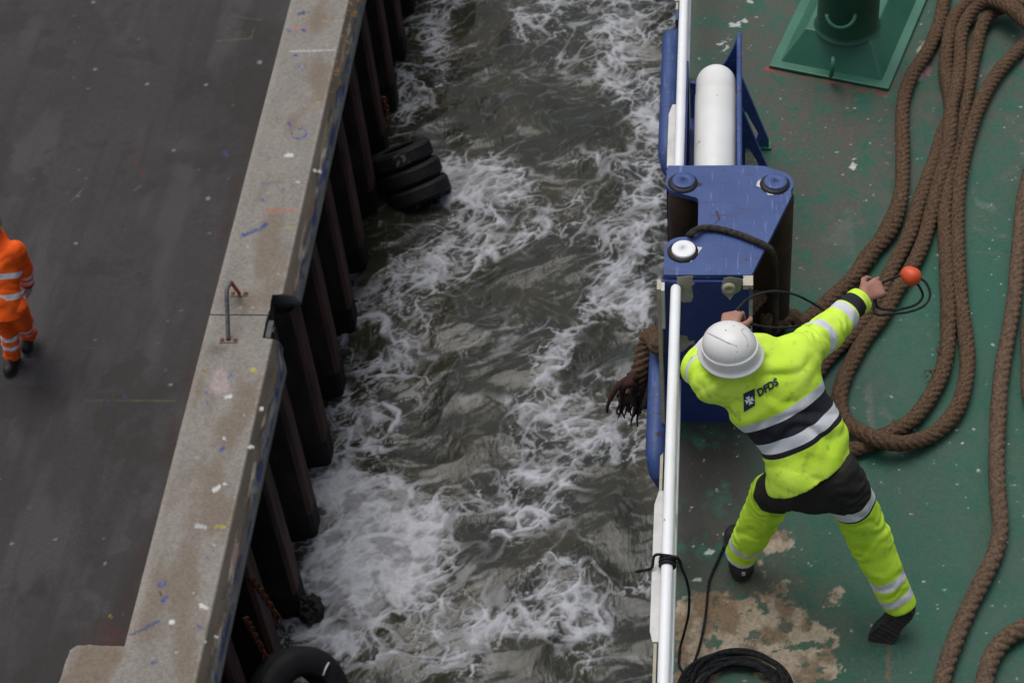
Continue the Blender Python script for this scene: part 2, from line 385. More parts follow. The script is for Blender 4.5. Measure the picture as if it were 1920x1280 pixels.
def nets(sdf, lo, hi, h):
    """surface nets over a box, evaluated only near the surface"""
    lo = np.asarray(lo, float); B = 8
    nb = np.ceil((np.asarray(hi) - lo) / (h * B)).astype(int); n = nb * B + 1
    bi = np.stack(np.meshgrid(*[np.arange(k) for k in nb], indexing='ij'), -1).reshape(-1, 3)
    dc = sdf(lo + (bi + .5) * B * h); F = np.ones(n, np.float32)
    reach = B * h * .9 + .035
    for q, d in zip(bi[dc < -reach], dc): F[q[0] * B:q[0] * B + B + 1, q[1] * B:q[1] * B + B + 1, q[2] * B:q[2] * B + B + 1] = -1
    act = bi[np.abs(dc) <= reach]
    loc = np.stack(np.meshgrid(*[np.arange(B + 1)] * 3, indexing='ij'), -1).reshape(-1, 3)
    for c in range(0, len(act), 400):
        a = act[c:c + 400]; I = (a[:, None] * B + loc[None]).reshape(-1, 3)
        F[I[:, 0], I[:, 1], I[:, 2]] = sdf(lo + I * h)
    S = F < 0; cnt = np.zeros(n - 1, np.int8)
    for x in (0, 1):
        for y in (0, 1):
            for z in (0, 1): cnt += S[x:n[0] - 1 + x, y:n[1] - 1 + y, z:n[2] - 1 + z]
    mk = (cnt > 0) & (cnt < 8); ijk = np.argwhere(mk); idx = np.full(n - 1, -1, np.int64); idx[mk] = np.arange(len(ijk))
    acc = np.zeros((len(ijk), 3)); num = np.zeros(len(ijk))
    for ax in range(3):
        o1, o2 = [k for k in range(3) if k != ax]
        for u in (0, 1):
            for v in (0, 1):
                c0 = np.zeros(3, int); c0[o1] = u; c0[o2] = v; c1 = c0.copy(); c1[ax] = 1
                A = ijk + c0; Bq = ijk + c1; f0 = F[A[:, 0], A[:, 1], A[:, 2]]; f1 = F[Bq[:, 0], Bq[:, 1], Bq[:, 2]]
                cr = (f0 < 0) != (f1 < 0); t = np.where(cr, f0 / np.where(cr, f0 - f1, 1), 0)
                pos = A.astype(float); pos[:, ax] += t; acc[cr] += pos[cr]; num[cr] += 1
    V = lo + acc / num[:, None] * h; Q = []
    for ax in range(3):
        o1, o2 = (ax + 1) % 3, (ax + 2) % 3
        sl0 = [slice(1, k - 1) for k in n]; sl1 = list(sl0); sl0[ax] = slice(0, n[ax] - 1); sl1[ax] = slice(1, n[ax])
        s0 = S[tuple(sl0)]; s1 = S[tuple(sl1)]; e = np.argwhere(s0 != s1); fl = s0[tuple(e.T)]
        e = e + 1; e[:, ax] -= 1
        def cid(d1, d2):
            g = e.copy(); g[:, o1] -= d1; g[:, o2] -= d2; return idx[g[:, 0], g[:, 1], g[:, 2]]
        q = np.stack([cid(1, 1), cid(0, 1), cid(0, 0), cid(1, 0)], 1); q[~fl] = q[~fl][:, ::-1]; Q.append(q)
    Q = np.concatenate(Q); Q = Q[(Q >= 0).all(1)]
    return V, Q

def box_of(pts, pad):
    p = np.array(pts, float); return p.min(0) - pad, p.max(0) + pad

def seg_t(P, a, b):
    a = np.asarray(a, float); b = np.asarray(b, float); ab = b - a; L = np.linalg.norm(ab); t = ((P - a) @ ab) / (ab @ ab)
    tc = np.clip(t, 0, 1); return t * L, np.linalg.norm(P - a - tc[:, None] * ab, axis=1)

def bands(t, lst):
    o = np.full(len(t), -1.)
    for c, hw in lst: o = np.maximum(o, hw - np.abs(t - c))
    return o


# ================================================================== SETTING
QZ, WZ = -5.5, -8.0
def line_d(u, v, pts):
    """pixel-free distance to a polyline given in the coordinates of u, v"""
    d = np.full(u.shape, 1e9)
    for (x0, y0), (x1, y1) in zip(pts[:-1], pts[1:]):
        dx, dy = x1 - x0, y1 - y0; t = np.clip(((u - x0) * dx + (v - y0) * dy) / (dx * dx + dy * dy + 1e-9), 0, 1)
        d = np.minimum(d, np.hypot(u - x0 - t * dx, v - y0 - t * dy))
    return d

def sheet(name, x0, x1, y0, y1, z, step, zfun=None):
    nx = int((x1 - x0) / step) + 1; ny = int((y1 - y0) / step) + 1
    X, Y = np.meshgrid(np.linspace(x0, x1, nx), np.linspace(y0, y1, ny), indexing='ij')
    return X.ravel(), Y.ravel(), grid_idx(nx, ny)

def mixc(c, col, f): return c + (np.asarray(col) - c) * np.clip(f, 0, 1)[:, None]

def far_frame(V, F, X, box, z, cols, base):
    """extends a fine sheet to a far rectangle with four plain quads (outside the fine part)"""
    x0, x1, y0, y1 = X; a0, a1, b0, b1 = box; n = len(V)
    pts = [(a0, b0), (a1, b0), (a1, b1), (a0, b1), (x0, y0), (x1, y0), (x1, y1), (x0, y1)]
    V = np.vstack([V, [(p[0], p[1], z) for p in pts]])
    Q = np.array([(0, 1, 5, 4), (1, 2, 6, 5), (2, 3, 7, 6), (3, 0, 4, 7)]) + n
    return V, np.vstack([F, Q]), np.vstack([cols, np.tile(base, (8, 1))])

# ---- asphalt quay
x, y, F = sheet('q', -8.6, -4.72, 7.0, 17.6, QZ, .018)
u, v = uv_of(np.stack([x, y, x * 0 + QZ - .012], 1))
base = s2l(67, 63, 63)
c = np.tile(base, (len(x), 1)) * (1 + .16 * fbm(x * .7, y * .7, 4, 1) + .10 * fbm(x * 14, y * 14, 3, 5) + .12 * perlin(x * 45, y * 45, 6))[:, None]
c = mixc(c, s2l(88, 86, 88), .5 * ss(.1, .7, fbm(x * 1.6, y * .5, 4, 9))); c = mixc(c, s2l(50, 47, 46), .28 * ss(.2, .6, fbm(x * 5, y * .35 + 9, 4, 19))); c = mixc(c, s2l(52, 46, 44), .45 * ss(.25, .5, fbm(x * .9 + 7, y * .9, 5, 23, .6)))
c = mixc(c, s2l(66, 48, 42), .55 * np.exp(-((x + 4.86) / .05) ** 2) * (.5 + fbm(x * 3, y * 3, 3, 12)))
c = mixc(c, s2l(100, 48, 28), .5 * np.exp(-np.hypot((u - 205) / 30, (v - 1190) / 28) ** 2) * (.6 + fbm(x * 20, y * 20, 3, 2)))
rs = np.random.RandomState(4)
for k in range(55):
    a, b, r = rs.uniform(-8.4, -4.9), rs.uniform(7.2, 17.4), rs.uniform(.001, .008)
    c = mixc(c, s2l(150, 150, 146), rs.uniform(.2, .6) * ss(r + .012, r, np.hypot(x - a, y - b)))
for p, r in [((276, 158), 5), ((386, 159), 5), ((326, 282), 5), ((487, 117), 7), ((175, 5), 5), ((178, 130), 5), ((390, 372), 7), ((104, 1010), 5), ((22, 1018), 5), ((197, 1056), 5), ((320, 721), 5), ((142, 456), 5)]:
    c = mixc(c, s2l(195, 198, 195), ss(r * .9, r * .2, np.hypot(u - p[0], (v - p[1]) * 1.3)) * .55)
for pts, col, wd in [([(405, 77), (470, 72), (478, 52)], (120, 112, 62), 1.6), ([(430, 30), (490, 38)], (110, 105, 64), 1.3), ([(160, 749), (330, 751)], (112, 108, 50), 1.8),
                     ([(252, 290), (268, 335)], (100, 52, 44), 4), ([(135, 376), (155, 355)], (130, 128, 126), 1.2), ([(252, 356), (268, 346)], (140, 120, 108), 1.2), ([(160, 652), (180, 653)], (76, 80, 112), 2.5), ([(232, 740), (238, 745)], (70, 80, 150), 3), ([(421, 285), (427, 292)], (75, 85, 165), 3.5), ([(200, 757), (215, 760)], (62, 70, 125), 2.5), ([(205, 1150), (208, 1158)], (190, 180, 70), 2), ([(230, 1148), (233, 1150)], (190, 180, 70), 2)]:
    f = ss(wd, wd * .4, line_d(u, v, pts)) * (.55 + .5 * fbm(x * 22, y * 22, 3, 3)); c = mixc(c, s2l(*col), f * .85)
c = mixc(c, s2l(105, 103, 103), .22 * np.exp(-np.hypot((u - 355) / 40, (v - 275) / 18) ** 2) + .25 * np.exp(-np.hypot((u - 340) / 22, (v - 320) / 14) ** 2))
V = np.stack([x, y, np.full(len(x), QZ - .012) + .004 * fbm(x * 1.2, y * 1.2, 2, 4)], 1)
V, F, c = far_frame(V, F, (-8.6, -4.72, 7.0, 17.6), (-60, -4.72, -25, 80), QZ - .012, c, base)
me = mesh_np(V, F); attr(me, 'albedo', np.clip(c, .002, 1), 'C')
tag(link('quay_deck', me, M['asphalt']), 'dark worn asphalt of the quay with paint specks', kind='structure')

# ---- quay wall: coping of two cast lengths, steel sheet piles under it
wall = empty('quay_wall', (-4.4, 11.7, WZ), label='concrete topped quay wall of rusty steel sheet piles above the foaming water', cat='quay wall')
CB = -4.80
def coping(y0, y1, nm, seed, joint_y=11.68):
    """cross-section: flat top, dirty shoulder, battered painted face"""
    prof = [(-4.80, -5.62), (-4.80, QZ - .006), (-4.792, QZ)] + [(-4.792 + (.642) * t, QZ) for t in np.linspace(.02, 1, 46)] + \
           [(-4.15 + .105 * t, QZ - .004 - .022 * t) for t in np.linspace(.06, 1, 12)] + [(-4.037, -5.532), (-4.028, -5.545), (-4.020, -5.558), (-4.013, -5.572), (-4.006, -5.586), (-3.999, -5.600), (-3.992, -5.614), (-3.986, -5.628), (-3.986, -5.645), (-4.01, -5.67), (-4.06, -5.69), (-4.3, -5.87)]
    prof = np.array(prof); ny = int((y1 - y0) / .014); ys = np.linspace(y0, y1, ny)
    k = len(prof); X = np.repeat(prof[:, 0], ny); Z = np.repeat(prof[:, 1], ny); Y = np.tile(ys, k)
    K = np.repeat(np.arange(k), ny)
    # ragged, spalled shoulder edge
    sh = np.exp(-((X + 4.045) / .035) ** 2) * (Z > -5.58)
    n = fbm(Y * 2.2, X * 9, 5, seed)
    X = X - sh * .028 * np.clip(n, 0, 1); Z = Z - sh * .02 * np.clip(fbm(Y * 3, X * 12, 4, seed + 3), 0, 1)
    # ladder recess cut into the outer edge at the joint
    P = np.stack([X, Y, Z], 1); u, v = uv_of(P)
    rec = ss(11.36, 11.40, Y) * ss(11.98, 11.92, Y) * (X > -4.27)
    depth = np.clip(X + 4.22, 0, 1)
    ends = ss(11.06, 11.36, Y) * (Y < 11.39)             # sloped nose of the near length
    X = X - ends * np.clip(X + 4.13, 0, 1) * .55
    X = np.where(rec > .5, np.minimum(X, -4.24 + .01 * fbm(Y * 6, Z * 6, 2, 5)), X)
    c = np.tile(s2l(152, 146, 138), (len(X), 1)) * (1 + .10 * fbm(X * 3, Y * 2, 4, seed) + .10 * fbm(X * 22, Y * 22, 3, seed + 1))[:, None]
    c = mixc(c, s2l(132, 117, 100), .7 * ss(.1, .8, fbm(X * 2.4, Y * 1.1, 4, seed + 8) + .25 * ss(11.6, 8.5, Y)))
    c = mixc(c, s2l(170, 162, 152), .5 * np.exp(-((X + 4.775) / .03) ** 2) * (Y > 8.04))
    c = mixc(c, s2l(185, 182, 172), .45 * np.exp(-((X + 4.16) / .012) ** 2) * (.6 + fbm(Y * 8, X, 3, 2)))
    dirt = ss(-4.155, -4.135, X)
    dc = s2l(72, 66, 57) * (1 + .3 * fbm(X * 5, Y * 1.3, 4, seed + 2))[:, None]
    c = c + (dc - c) * dirt[:, None]
    c = mixc(c, s2l(150, 142, 130), .75 * dirt * ss(.15, .5, fbm(Y * 1.4, X * 16, 5, seed + 20)) * ss(-4.10, -4.06, X) * (Z > -5.545))
    c = mixc(c, s2l(92, 50, 38), .6 * dirt * ss(.25, .55, fbm(Y * 2.5, X * 14, 4, seed + 27)) * ss(-4.11, -4.05, X))
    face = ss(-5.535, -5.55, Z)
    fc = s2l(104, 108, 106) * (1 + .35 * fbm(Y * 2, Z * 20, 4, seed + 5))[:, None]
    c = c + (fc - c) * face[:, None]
    blue = ss(-5.538, -5.548, Z) * ss(-5.602, -5.585, Z) * ss(-.15, .35, fbm(Y * 2.5, Z * 14, 5, seed + 6, .6) + .2 * np.sin(Y * 1.9))
    c = mixc(c, s2l(30, 48, 104), blue * .85)
    c = mixc(c, s2l(150, 105, 35), ss(.42, .5, fbm(X * 14, Y * 14, 3, 40)) * dirt * ss(14.6, 15.6, Y) * (1 - face))
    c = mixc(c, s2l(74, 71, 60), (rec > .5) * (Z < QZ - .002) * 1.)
    # stains round the grab rail feet, scribbles and gull droppings
    flat = (K < 50)
    def mk(pts, col, wd, a=1., rag=.5): 
        nonlocal c
        f = ss(wd, wd * .35, line_d(u + 2.2 * fbm(X * 30, Y * 30, 2, 12), v + 2.2 * fbm(X * 30, Y * 30, 2, 13), pts)) * np.clip(1 - rag + 1.6 * rag * (fbm(X * 18, Y * 18, 3, 11) + .35), 0, 1) * a; c = mixc(c, s2l(*col), f)
    c = mixc(c, s2l(92, 80, 66), .6 * np.exp(-np.hypot((u - 440) / 26, (v - 565) / 18) ** 2) + .5 * np.exp(-np.hypot((u - 405) / 22, (v - 655) / 10) ** 2))
    B = (62, 82, 160)
    mk([(560, 26), (578, 24)], (70, 84, 125), 3.5); mk([(548, 52), (575, 55)], (205, 130, 105), 4, .7); mk([(600, 40), (640, 40)], (215, 150, 130), 2, .6); mk([(568, 56), (570, 58)], B, 5)
    mk([(536, 56), (545, 60)], B, 3, .7); mk([(545, 97), (628, 94)], (205, 205, 205), 2.2, .9, .2); mk([(552, 104), (556, 104)], B, 3); mk([(555, 124), (572, 122)], (95, 108, 150), 4, .6)
    mk([(546, 250), (550, 258), (562, 260), (573, 256), (575, 247), (568, 241), (560, 243)], B, 2.2, .9, .3); mk([(540, 228), (544, 236)], B, 2.5)
    mk([(535, 292), (547, 291)], (225, 228, 228), 4.2, 1, 0); mk([(596, 193), (600, 193)], (180, 180, 60), 4); mk([(490, 345), (525, 342)], (95, 105, 135), 2.5, .6)
    mk([(492, 374), (495, 376)], B, 4); mk([(528, 358), (534, 352)], (85, 95, 150), 2.5); mk([(500, 394), (552, 394), (558, 395)], (205, 110, 85), 2.4, .8); mk([(555, 341), (560, 342)], (215, 212, 205), 3, 1, 0)
    mk([(452, 443), (485, 430), (498, 421)], (62, 82, 140), 5.5, .9, .4); mk([(538, 427), (545, 424)], (180, 175, 90), 3, .8); mk([(590, 320), (600, 322)], (210, 210, 205), 4, .9, 0)
    mk([(472, 694), (476, 694)], (196, 186, 70), 6); mk([(380, 694), (388, 694)], (150, 120, 80), 6, .7)
    pk = np.exp(-(np.hypot((u - 412) / (13 + 6 * ss(690, 735, v)), (v - 716) / 24)) ** 6); c = mixc(c, s2l(196, 178, 178), pk * .9 * (.8 + .4 * fbm(X * 12, Y * 12, 3, 8)))
    mk([(424, 744), (432, 743)], (228, 228, 226), 5, 1, 0); mk([(490, 766), (491, 766)], (225, 225, 222), 5, 1, 0); mk([(420, 822), (421, 822)], (225, 225, 222), 4, 1, 0); mk([(466, 838), (474, 837)], (222, 222, 220), 4, 1, 0)
    mk([(412, 846), (420, 838)], B, 4); mk([(386, 735), (392, 742)], B, 3, .6); mk([(428, 708), (434, 702)], B, 3, .7); mk([(388, 752), (389, 756)], B, 3, .6)
    mk([(401, 919), (411, 912)], (228, 228, 226), 5, 1, 0); mk([(420, 907), (423, 906)], (225, 225, 225), 3.5, 1, 0); mk([(368, 985), (384, 988)], (205, 208, 210), 5, .95, .2); mk([(405, 987), (420, 988)], (190, 182, 60), 4.5, .9); mk([(400, 1021), (401, 1021)], (215, 212, 205), 3, 1, 0)
    mk([(300, 1096), (308, 1092)], (60, 84, 175), 6.5, .95); mk([(305, 1126), (312, 1119)], (60, 84, 175), 5, .9); mk([(300, 1110), (302, 1114)], (50, 44, 36), 3.5)
    mk([(243, 1190), (262, 1182), (298, 1164)], (66, 80, 130), 4, .85, .3); mk([(321, 1165), (324, 1165)], (232, 232, 230), 5.5, 1, 0); mk([(377, 1134), (386, 1139)], (228, 226, 222), 5.5, 1, .1); mk([(370, 1174), (378, 1175)], B, 4, .9)
    mk([(285, 1243), (292, 1240)], B, 5, .9); mk([(405, 1192), (408, 1193)], (220, 215, 205), 3.5, 1, 0); mk([(384, 1200), (384, 1203)], (200, 200, 195), 2.5, 1, 0); mk([(388, 1044), (389, 1046)], B, 4, .6); mk([(343, 1067), (346, 1068)], B, 3, .6)
    rr = np.random.RandomState(seed)
    for q in range(9):
        a, b, r = rr.uniform(-4.75, -4.2), rr.uniform(y0, y1), rr.uniform(.001, .006); c = mixc(c, s2l(215, 212, 205) if q % 5 else s2l(110, 112, 130), .6 * ss(r + .014, r, np.hypot(X - a, Y - b)))
    me = mesh_np(np.stack([X, Y, Z], 1), grid_idx(k, ny)[:, ::-1], True)
    attr(me, 'albedo', np.clip(c, .004, 1), 'C')
    o = put(link(nm, me, M['concrete'], wall))
    return o
coping(6.6, 11.672, 'coping', 21); coping(11.684, 18.2, 'coping', 34)
mb = MB()                                                  # lengths beyond the picture, end faces of the joint
for a, b in ((-25, 6.6), (18.2, 80)): mb.sweep_poly([(-4.8, -5.62), (-4.8, QZ), (-4.15, QZ), (-4.045, -5.525), (-3.986, -5.63), (-4.06, -5.69), (-4.3, -5.87)], 'y', a, b)
mb.build('coping', M['concrete_plain'], wall)
x, y, F = sheet('a', -5.6, -4.7925, 6.6, 8.10, QZ, .012)
rag = .02 * fbm(x * 7, y * 7, 3, 61)
top_y = 8.03 + rag * .4 - .05 * ss(-5.19, -5.25, x); lef_x = -5.25 + .05 * (y - 8.) + rag * .35
inside = (y < top_y) & (x > lef_x)
zz_ = QZ + .0005 - .02 * ss(.012, 0., np.minimum(top_y - y, x - lef_x))
c = np.tile(s2l(152, 146, 138), (len(x), 1)) * (1 + .10 * fbm(x * 3, y * 2, 4, 21) + .10 * fbm(x * 22, y * 22, 3, 22))[:, None]
c = mixc(c, s2l(132, 115, 97), .8 * ss(-.1, .7, fbm(x * 2.4, y * 1.1, 4, 29) + .3)); c = mixc(c, s2l(170, 162, 152), .4 * ss(.04, 0, np.minimum(top_y - y, x - lef_x)))
F = F[inside[F].all(1)]; me = mesh_np(np.stack([x, y, zz_], 1), F); attr(me, 'albedo', c, 'C'); put(link('apron_slab', me, M['concrete'], wall))
MB().prism([(-5.28, 6.6), (-4.80, 6.6), (-4.80, 8.00), (-5.19, 8.00), (-5.23, 7.94)], QZ - .1, QZ - .008).prism([(-6.0, 5.), (-4.80, 5.), (-4.80, 6.6), (-5.33, 6.6)], QZ - .1, QZ).build('apron_core', M['concrete_plain'], wall)
mb = MB(); mb.box((-4.235, 11.42, -5.80), (-4.18, 11.64, -5.53)); mb.box((-4.178, 11.50, -5.70), (-4.165, 11.56, -5.54))
mb.build('ladder_bracket', M['grey_steel'], wall, .004).data.materials[0] = mat('dark recess steel', (.035, .042, .045), (.07, .08, .082), 12, .6)
PER = .935
mb = MB(); mb.box((-5.2, -25, -9.5), (-4.36, 80, -5.70)); mb.build('backing', M['dark'], wall)
for k in range(-5, 13):
    y0 = 10.94 + PER * k; mb = MB()
    L, D, e = .27, .28, .035
    prof = [(-4.36, y0 - .06), (-4.36 + .10, y0 - .045), (-4.055 - e, y0 - .005), (-4.055, y0 + e), (-4.055, y0 + L - e), (-4.055 - e, y0 + L + .005), (-4.26, y0 + L + .045), (-4.36, y0 + L + .06)]
    for i in range(len(prof) - 1):
        p, q = prof[i], prof[i + 1]; mi = 1 if i in (2, 3, 4) else 0
        for z0, z1, wet in ((-5.66, -7.62, 0), (-7.62, -9.2, 1)):
            mb.add([(p[0], p[1], z0), (q[0], q[1], z0), (q[0], q[1], z1), (p[0], p[1], z1)], [(0, 1, 2, 3)], 2 if wet else mi)
    mb.build('sheet_pile', [M['pile'], M['pile_edge'], M['wet']], wall, weld=True)
mb = MB(); 
# ---- grab rail over the ladder recess
gr = empty('grab_rail', at(428, 638, QZ), label='bent grey grab rail with one red painted leg bolted to the quay coping', cat='grab rail')
A, Bq = at(428, 636, QZ + .02), at(448, 549, QZ + .02)
top1, top2 = at(425, 548, QZ + .36), at(433, 529, QZ + .36)
pts, _ = catmull([A, A + (top1 - A) * .5, top1, (top1 + top2) / 2 + np.array([0, 0, .02]), top2], .02)
MB().tube(pts, .021, 10).build('hoop', M['grey_steel'], gr)
MB().tube([top2, Bq], .019, 10).build('leg', M['orange_paint'], gr)
for p in (A, Bq):
    mb = MB(); mb.box((p[0] - .085, p[1] - .03, QZ + .001), (p[0] + .085, p[1] + .03, QZ + .012)); mb.build('foot_plate', M['pink'], gr, .003)
    for s in (-1, 1): mb2 = MB().lathe([(0, .03), (.018, .03), (.02, 0)], (p[0] + s * .06, p[1], QZ + .012), n=8); mb2.build('bolt', M['pink'], gr)

# ---- water
X0, X1, Y0, Y1, ST = -4.55, -.15, 7.6, 20.6, .0135
x, y, F = sheet('w', X0, X1, Y0, Y1, WZ, ST); nxw = int((X1 - X0) / ST) + 1; nyw = int((Y1 - Y0) / ST) + 1
u, v = uv_of(np.stack([x, y, np.full(len(x), WZ)], 1))
def worley_edge(x, y, seed):
    x0 = np.floor(x); y0 = np.floor(y); d1 = np.full(x.shape, 9.); d2 = np.full(x.shape, 9.)
    for i in (-1, 0, 1):
        for j in (-1, 0, 1):
            h = _hash(x0 + i, y0 + j, seed); px = x0 + i + (h & 1023) / 1023.; py = y0 + j + ((h >> 10) & 1023) / 1023.
            d = np.hypot(x - px, y - py); d2 = np.minimum(d2, np.maximum(d, d1)); d1 = np.minimum(d1, d)
    return d2 - d1

def water_fields(x, y, u, v):
    """foam cover, wave height and silt tone of the churned water at world x, y (u, v: the survey coordinates of the same points)"""
    def adv(x, y, steps, dt, scales, seed):
        e = .01
        for s in range(steps):
            vx = 0; vy = 0
            for (L, amp, sd_) in scales:
                f = lambda a, b: perlin(a / L, b / L, seed + sd_) * L * amp
                vx = vx + (f(x, y + e) - f(x, y - e)) / (2 * e); vy = vy - (f(x + e, y) - f(x - e, y)) / (2 * e)
            x = x - vx * dt; y = y - vy * dt
        return x, y
    ca, sa = math.cos(math.radians(38)), math.sin(math.radians(38))
    qx, qy = adv(x, y, 5, .03, [(1.3, .8, 1), (.6, .4, 2)], 50)
    rx, ry = adv(x, y, 3, .018, [(.9, .7, 4), (.4, .4, 5)], 80)
    # streaks run from lower left to upper right of the basin
    ax_, ay_ = (qx * ca + qy * sa), (-qx * sa + qy * ca)
    bx_, by_ = (rx * ca + ry * sa), (-rx * sa + ry * ca)
    lay = np.full(len(x), -.42)
    def blob(cx, cy, r1, r2, ang, amp, pw=2.):
        nonlocal lay
        a = math.radians(ang); du, dv = u - cx, v - cy; p = (du * math.cos(a) + dv * math.sin(a)) / r1; q = (-du * math.sin(a) + dv * math.cos(a)) / r2
        lay = np.maximum(lay, -.42 + (amp + .0 + .42) * np.exp(-(p * p + q * q) ** (pw / 2)))
    for b in [(695, 1040, 150, 150, 0, 1.25, 3), (640, 930, 95, 80, 30, 1.0), (780, 1000, 85, 90, 0, .8), (640, 1190, 120, 50, 10, .85), (715, 650, 75, 75, 20, .55), (680, 790, 80, 50, 40, .5), (905, 335, 90, 60, 15, .80, 3), (880, 430, 120, 40, -28, .42), (800, 520, 170, 50, -38, .45),
              (1165, 90, 70, 150, 10, .62), (1215, 220, 40, 120, 0, .6), (1130, 285, 80, 30, 10, .42), (1000, 20, 90, 26, -20, .35), (830, 60, 36, 110, 12, .50), (770, 170, 36, 60, 0, .42), (1060, 650, 200, 26, -48, .68), (1160, 510, 120, 26, -48, .75), (1192, 580, 32, 70, 10, .85, 3),
              (1020, 775, 150, 50, 15, .42), (1150, 805, 110, 50, -20, .62), (1210, 725, 45, 60, 0, .5), (1000, 965, 80, 50, -20, .5), (1010, 890, 60, 45, 10, .62), (1100, 1130, 160, 80, 10, .34), (980, 1190, 120, 80, 0, .40), (860, 1190, 110, 80, 0, .5), (1210, 1090, 50, 40, 0, .25), (1200, 400, 60, 100, 10, .35), (1000, 430, 160, 36, -25, .25), (780, 570, 60, 50, 0, .3), (820, 330, 50, 40, 0, .55)]: blob(*b)
    for b in [(900, 60, 60, 50), (895, 240, 75, 55), (1060, 225, 95, 65), (1010, 530, 80, 55), (920, 700, 80, 50), (1170, 970, 70, 100), (1140, 650, 60, 50), (760, 385, 60, 30), (690, 460, 40, 60), (990, 1240, 60, 50), (830, 850, 80, 40), (900, 790, 60, 40), (690, 640, 35, 30), (1210, 1180, 60, 60)]:
        f = np.exp(-(((u - b[0]) / b[2]) ** 2 + ((v - b[1]) / b[3]) ** 2) ** 1.5); lay = lay * (1 - f) + (-.95) * f
    big = fbm(ax_ * .9, ay_ * 1.5, 4, 7, .5)
    fine = fbm(bx_ * 4.2, by_ * 6.2, 4, 41, .55)
    grain = fbm(bx_ * 26, by_ * 34, 3, 44, .6)
    r1 = 1 - np.abs(fbm(bx_ * 1.5, by_ * 2.3, 2, 30, .45)) * 1.9       # broad foam strings
    r2 = 1 - np.abs(fbm(ax_ * 3.4 + 9, ay_ * 4.4, 2, 33, .45)) * 1.7   # lace between them
    r3 = 1 - np.abs(fbm(bx_ * 7.5, by_ * 9.5, 2, 36, .5)) * 1.6        # fine lace
    D = lay + .34 * big
    wx, wy = bx_ + .055 * fine + .012 * grain, by_ + .055 * fbm(bx_ * 6 + 40, by_ * 8, 3, 47, .6)
    c1 = worley_edge(wx * 2.0, wy * 2.7, 91); c2 = worley_edge(wx * 4.0 + 3, wy * 5.2, 92); c3 = worley_edge(wx * 11 + 3, wy * 14, 93)
    strings = ss(.76, .98, r1 + .12 * fine) * ss(-.75, .25, D)
    lace = ss(.78, .99, r2 + .12 * fine) * ss(-.4, .45, D)
    k = ss(-.35, .6, D + .25 * fine)
    cell1 = ss(.035 + .13 * k, .0, c1 + .03 * grain + .03 * fine) * ss(-.62, .15, D + .40 * fbm(bx_ * 2, by_ * 2, 2, 95))
    cell2 = ss(.03 + .22 * k, .0, c2 + .05 * grain + .04 * fine) * ss(-.42, .35, D + .40 * fine)
    cell3 = ss(.03 + .28 * k, .0, c3) * ss(-.10, .6, D + .3 * fine)
    soft = ss(.30, 1.15, D + .34 * fine + .22 * (r1 - .5) + .05 * grain)
    dense = ss(.80, 1.35, D + .34 * fine + .25 * (r2 - .5))
    milk = ss(-.1, .7, D + .4 * fine)
    bits = ss(.55, .75, fbm(bx_ * 15 + 7, by_ * 17, 2, 101)) * ss(-.5, .2, D + .3 * fine)
    foam = 1 - (1 - strings * .60) * (1 - lace * .46) * (1 - cell1 * .74) * (1 - cell2 * .58) * (1 - cell3 * .12) * (1 - soft * .50) * (1 - dense * .48) * (1 - milk * .13) * (1 - bits * .35) * (1 - .08 * ss(.82, 1., r2 + .2 * fine)) * (1 - .06 * ss(.05, 0, c2 + .1 * fine) * ss(-.9, -.2, D))
    hole = ss(.10, .45, fbm(bx_ * 2.6 + 30, by_ * 3.6, 3, 103, .5) - .25 * dense)
    foam = foam * (1 - .45 * hole) * np.clip(.97 + .15 * grain, 0, 1.2)
    crest = np.zeros(len(x))
    for pts, wd in [([(690, 596), (712, 590), (725, 606), (722, 625)], 9), ([(722, 757), (742, 772), (748, 792), (735, 808)], 7), ([(975, 990), (972, 968), (990, 953), (1015, 955), (1028, 968)], 6), ([(925, 1000), (945, 997), (958, 1008)], 5), ([(640, 640), (655, 615), (690, 598)], 6), ([(1010, 985), (965, 1000)], 4), ([(1035, 1045), (1060, 1062)], 3), ([(880, 1250), (890, 1256), (890, 1270)], 3)]:
        crest = np.maximum(crest, ss(wd * 1.5, wd * .2, line_d(u + 7 * fine, v + 7 * fbm(x * 5, y * 5, 2, 66), pts)))
    foam = np.clip(np.maximum(foam, crest * .8), 0, 1)
    mx_, my_ = x + .45 * (qx - x), y + .45 * (qy - y)
    dp, dw = (-mx_ * sa + my_ * ca), (mx_ * ca + my_ * sa)
    h = .055 * fbm(mx_ * .7, my_ * .7, 2, 60) + .022 * (.5 - np.abs(perlin(dw * 1.1, dp * 1.7, 61)) * 1.6) + .009 * perlin(dw * 2.4, dp * 4.4, 62) + .0034 * perlin(dw * 4 + .8 * big, dp * 11, 63) + .0011 * perlin(dw * 8 + big, dp * 24, 65)
    h = h + foam * (.010 + .012 * fine) + .015 * crest
    silt = ss(-.3, .6, fbm(ax_ * .8, ay_ * 1.2, 3, 90))
    return foam, h, silt
foam, h, silt = water_fields(x, y, u, v)
edge = ss(0, .35, x - X0) * ss(0, .3, X1 - x) * ss(0, .4, y - Y0) * ss(0, .4, Y1 - y)
murk = s2l(47, 49, 42)
c = np.tile(murk, (len(x), 1)); c = mixc(c, s2l(66, 62, 44), .5 * silt); c = mixc(c, s2l(46, 44, 28), .6 * ss(-3.4, -4.05, x) * (1 - silt))
V = np.stack([x, y, WZ + h * edge], 1)
V, F, c = far_frame(V, F, (X0, X1, Y0, Y1), (-4.55, 60, -30, 120), WZ, c, murk)
foam = np.concatenate([foam, np.zeros(8)])
me = mesh_np(V, F); attr(me, 'albedo', np.clip(c, .002, 1), 'C'); attr(me, 'foam', foam)
mt = bpy.data.materials.new('harbour water'); mt.use_nodes = True; n = mt.node_tree.nodes; l = mt.node_tree.links; b = n['Principled BSDF']
